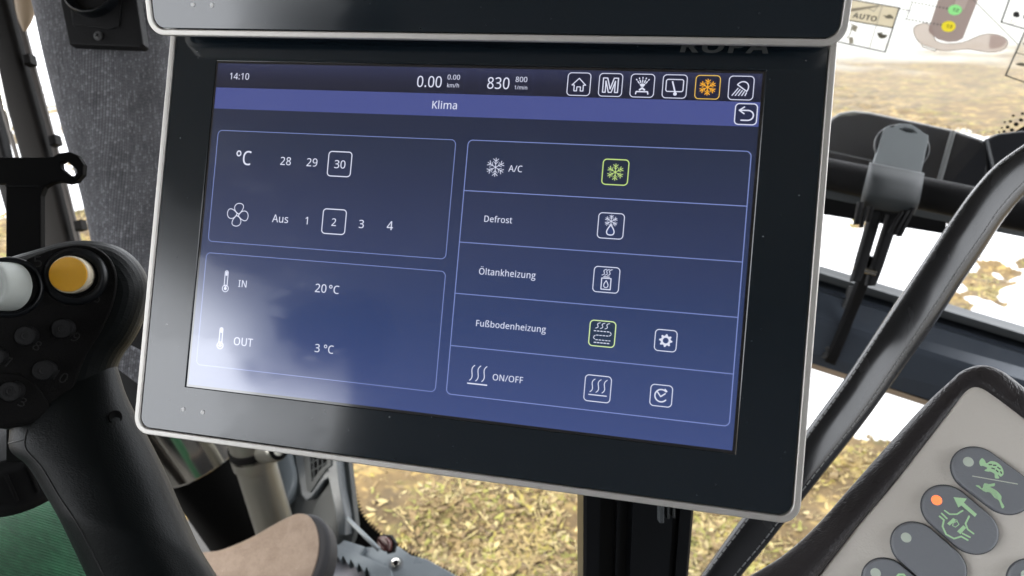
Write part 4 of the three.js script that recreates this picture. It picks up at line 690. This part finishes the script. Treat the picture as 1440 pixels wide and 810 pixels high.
// ---------------------------------------------------------------- keypad console
{
  const g = thing('keypad_console', 'beige keypad console with oval grey keys in a dark moulded rim', 'console');
  const fr = new Frame(P(1330, 700, 0.3), camVec(-0.34, 0.28, 0.9));
  const outer = [[1000, 850], [1040, 822], [1072, 806], [1098, 796], [1122, 783], [1150, 757], [1200, 698], [1260, 627], [1310, 570], [1340, 538], [1360, 521], [1384, 515], [1408, 522], [1440, 546], [1500, 590], [1600, 670], [1640, 760], [1600, 900], [1450, 1040], [1250, 1080], [1080, 1000]];
  part(g, 'shell', ext(fr, outer.map(([x, y]) => [x + 14 * sstep(1500, 1000, x) + 8, y + 10]), { t: 0.05, h: -0.004, bevel: 0.006, bevelT: 0.012, seg: 6, smooth: 140 }), M.consoleRim);
  const inner = [[1145, 822], [1196, 752], [1250, 686], [1304, 616], [1344, 566], [1358, 550], [1370, 544], [1384, 547], [1440, 588], [1500, 634], [1570, 690], [1600, 760], [1570, 880], [1430, 1000], [1260, 1030], [1150, 980], [1118, 880]];
  { // padded rim: a roll between the outer edge and the plate, wider towards the operator
    const pairs = [[1000, 872, 1110, 900], [1030, 826, 1128, 842], [1066, 804, 1150, 812], [1102, 781, 1178, 777], [1145, 743, 1206, 741], [1196, 686, 1250, 690], [1250, 625, 1302, 624], [1303, 567, 1343, 571], [1336, 537, 1358, 554], [1357, 520, 1367, 547], [1384, 513, 1379, 548], [1410, 521, 1396, 559], [1442, 544, 1432, 585], [1500, 588, 1492, 631], [1560, 634, 1550, 678]];
    const rr = pairs.map(([a, b, c, d]) => ({ L: fr.at(a, b, -0.003), R: fr.at(c, d, 0), q: 0.7 }));
    part(g, 'rim_roll', loft(rr, { n: 120, seg: 32, e: 2.2 }), M.consoleRim);
  }
  part(g, 'key_plate', ext(fr, inner, { t: 0.008, h: 0.0012, bevel: 0.0008, seg: 2, smooth: 140 }), M.keypad);
  const keys = [[1372, 661, 1411, 690], [1330, 715, 1365, 745], [1287, 767, 1321, 797], [1246, 818, 1282, 848], [1453, 821, 1490, 850]];
  const rPx = 31, H = 0.0012;
  const draws = [
    (k) => { k.curve([[1374, 650], [1378, 645], [1382, 648], [1384, 652], [1390, 649], [1399, 651], [1406, 658], [1408, 667], [1404, 671], [1400, 668], [1402, 673], [1396, 673], [1395, 667], [1389, 664], [1386, 664], [1381, 662], [1385, 659], [1379, 656], [1376, 656]]); k.dark([[1388, 654, 1391, 654], [1394, 655, 1397, 655], [1400, 658, 1403, 660], [1392, 659, 1395, 660], [1398, 662, 1400, 664], [1404, 664, 1405, 666]]); k.line([[1365, 670], [1427, 681]], 1.5, '#dfe6d8'); k.curve([[1369, 683], [1374, 683], [1378, 687], [1381, 680], [1388, 681], [1396, 680], [1395, 684], [1390, 685], [1398, 690], [1405, 698], [1405, 704], [1409, 713], [1406, 715], [1401, 704], [1395, 700], [1389, 693], [1382, 692], [1376, 688]]); },
    (k) => { k.fill([[1338, 699], [1357, 701], [1353, 707], [1371, 723], [1368, 727], [1349, 711], [1345, 714]]); k.line([[1326, 718], [1333, 723], [1343, 723], [1351, 718]], 2.2); k.line([[1319, 726], [1325, 731], [1323, 740], [1328, 751], [1339, 757], [1349, 754], [1358, 759]], 2.4); k.line([[1322, 722], [1329, 729]], 2.4); k.line([[1360, 726], [1355, 736], [1358, 744], [1366, 750]], 2.4); k.line([[1351, 750], [1361, 755]], 2.4); k.fill([[1338, 728], [1342, 731], [1333, 739], [1329, 736]]); k.fill([[1352, 738], [1356, 742], [1348, 751], [1343, 747]]); k.line([[1338, 735], [1343, 733], [1346, 737], [1341, 741], [1337, 739], [1338, 735]], 1.2); k.line([[1340, 734], [1340, 731], [1343, 731], [1344, 734]], 1); },
    () => {},
    (k) => { k.line([[1258, 812], [1262, 807], [1269, 807], [1273, 812]], 3); k.line([[1262, 822], [1270, 824]], 3); },
    () => {},
  ];
  keys.forEach(([ax, ay, bx2, by2], i) => {
    const A = fr.uv(ax, ay), B = fr.uv(bx2, by2), r = rPx * 0.3 / 1000 * 0.985, ang = Math.atan2(B.y - A.y, B.x - A.x), L = A.distanceTo(B);
    const stad = (r2) => { const s = new THREE.Shape(); s.absarc(L, 0, r2, -Math.PI / 2, Math.PI / 2); s.absarc(0, 0, r2, Math.PI / 2, Math.PI * 1.5); return s; };
    const pl = (geo) => geo.rotateZ(ang).translate(A.x, A.y, 0).applyMatrix4(fr.m);
    const lit = i === 1, key = part(g, 'key', pl(extShape(stad(r), { t: 0.0035, h: H + 0.0022, bevel: 0.0009, seg: 4 })), M.keycap, ['oval grey key with tortoise and hare', 'oval grey key with a lit red light', 'blank oval grey key', undefined, undefined][i]);
    part(key, 'skirt', pl(extShape(stad(r + 0.0005), { t: 0.002, h: H + 0.0005, bevel: 0.0003, seg: 2 })), M.keyside);
    const lu = fr.uv(ax - 13 + (i === 1 ? -2 : 0), ay - 11 + (i === 1 ? -12 : 0) * 0); const lp = [[1359, 650], [1315, 703.5], [1272.5, 755.5], [1230, 805], [1440, 808]][i]; const lq = fr.uv(...lp);
    part(key, 'indicator_light', new THREE.SphereGeometry(0.002, 20, 10, 0, Math.PI * 2, 0, Math.PI / 2).scale(1, 0.12, 1).rotateX(Math.PI / 2).translate(lq.x, lq.y, H + 0.0022).applyMatrix4(fr.m), lit ? ledRed : M.led, lit ? 'glowing red indicator light' : undefined);
    // printed symbol on the key
    const n = 512, cv = document.createElement('canvas'); cv.width = cv.height = n; const c = cv.getContext('2d'), R = L / 2 + r, C0 = A.clone().add(B).multiplyScalar(0.5);
    const q = (x, y) => { const p = fr.uv(x, y); return [(p.x - C0.x + R) / (2 * R) * n, (R - (p.y - C0.y)) / (2 * R) * n]; }, sc = n / (2 * R) * 0.0003, G = '#cdf6c6';
    c.lineCap = c.lineJoin = 'round';
    const tr = (pts, f = 1) => { c.beginPath(); pts.map(([x, y]) => q(x, y)).forEach(([x, y], j) => (j ? c.lineTo(x, y) : c.moveTo(x, y))); if (f) c.closePath(); };
    const k = { fill: (pts) => { tr(pts); c.fillStyle = G; c.fill(); }, curve: (pts) => { const s = new THREE.CatmullRomCurve3(pts.map(([x, y]) => V3(x, y, 0)), true, 'centripetal').getPoints(120).map((p) => [p.x, p.y]); tr(s); c.fillStyle = G; c.fill(); }, line: (pts, w, col = G) => { tr(pts, 0); c.strokeStyle = col; c.lineWidth = w * sc; c.stroke(); }, dark: (ls) => { for (const [x, y, x2, y2] of ls) { tr([[x, y], [x2, y2]], 0); c.strokeStyle = '#5a6a60'; c.lineWidth = 1.6 * sc; c.stroke(); } } };
    if (draws[i].toString().length > 10) {
      draws[i](k); const t = new THREE.CanvasTexture(cv); t.colorSpace = THREE.SRGBColorSpace;
      part(key, 'printed_symbol', new THREE.PlaneGeometry(2 * R, 2 * R).translate(C0.x, C0.y, H + 0.00235).applyMatrix4(fr.m), std([1, 1, 1], 0.5, { map: t, transparent: true }));
    }
  });
}

// ---------------------------------------------------------------- set every thing's origin at its base
for (const g of groups) {
  const b = new THREE.Box3().setFromObject(g), o = V3((b.min.x + b.max.x) / 2, b.min.y, (b.min.z + b.max.z) / 2);
  g.position.copy(o); for (const c of g.children) c.position.sub(o);
}
scene.updateMatrixWorld(true);
renderer.render(scene, camera);
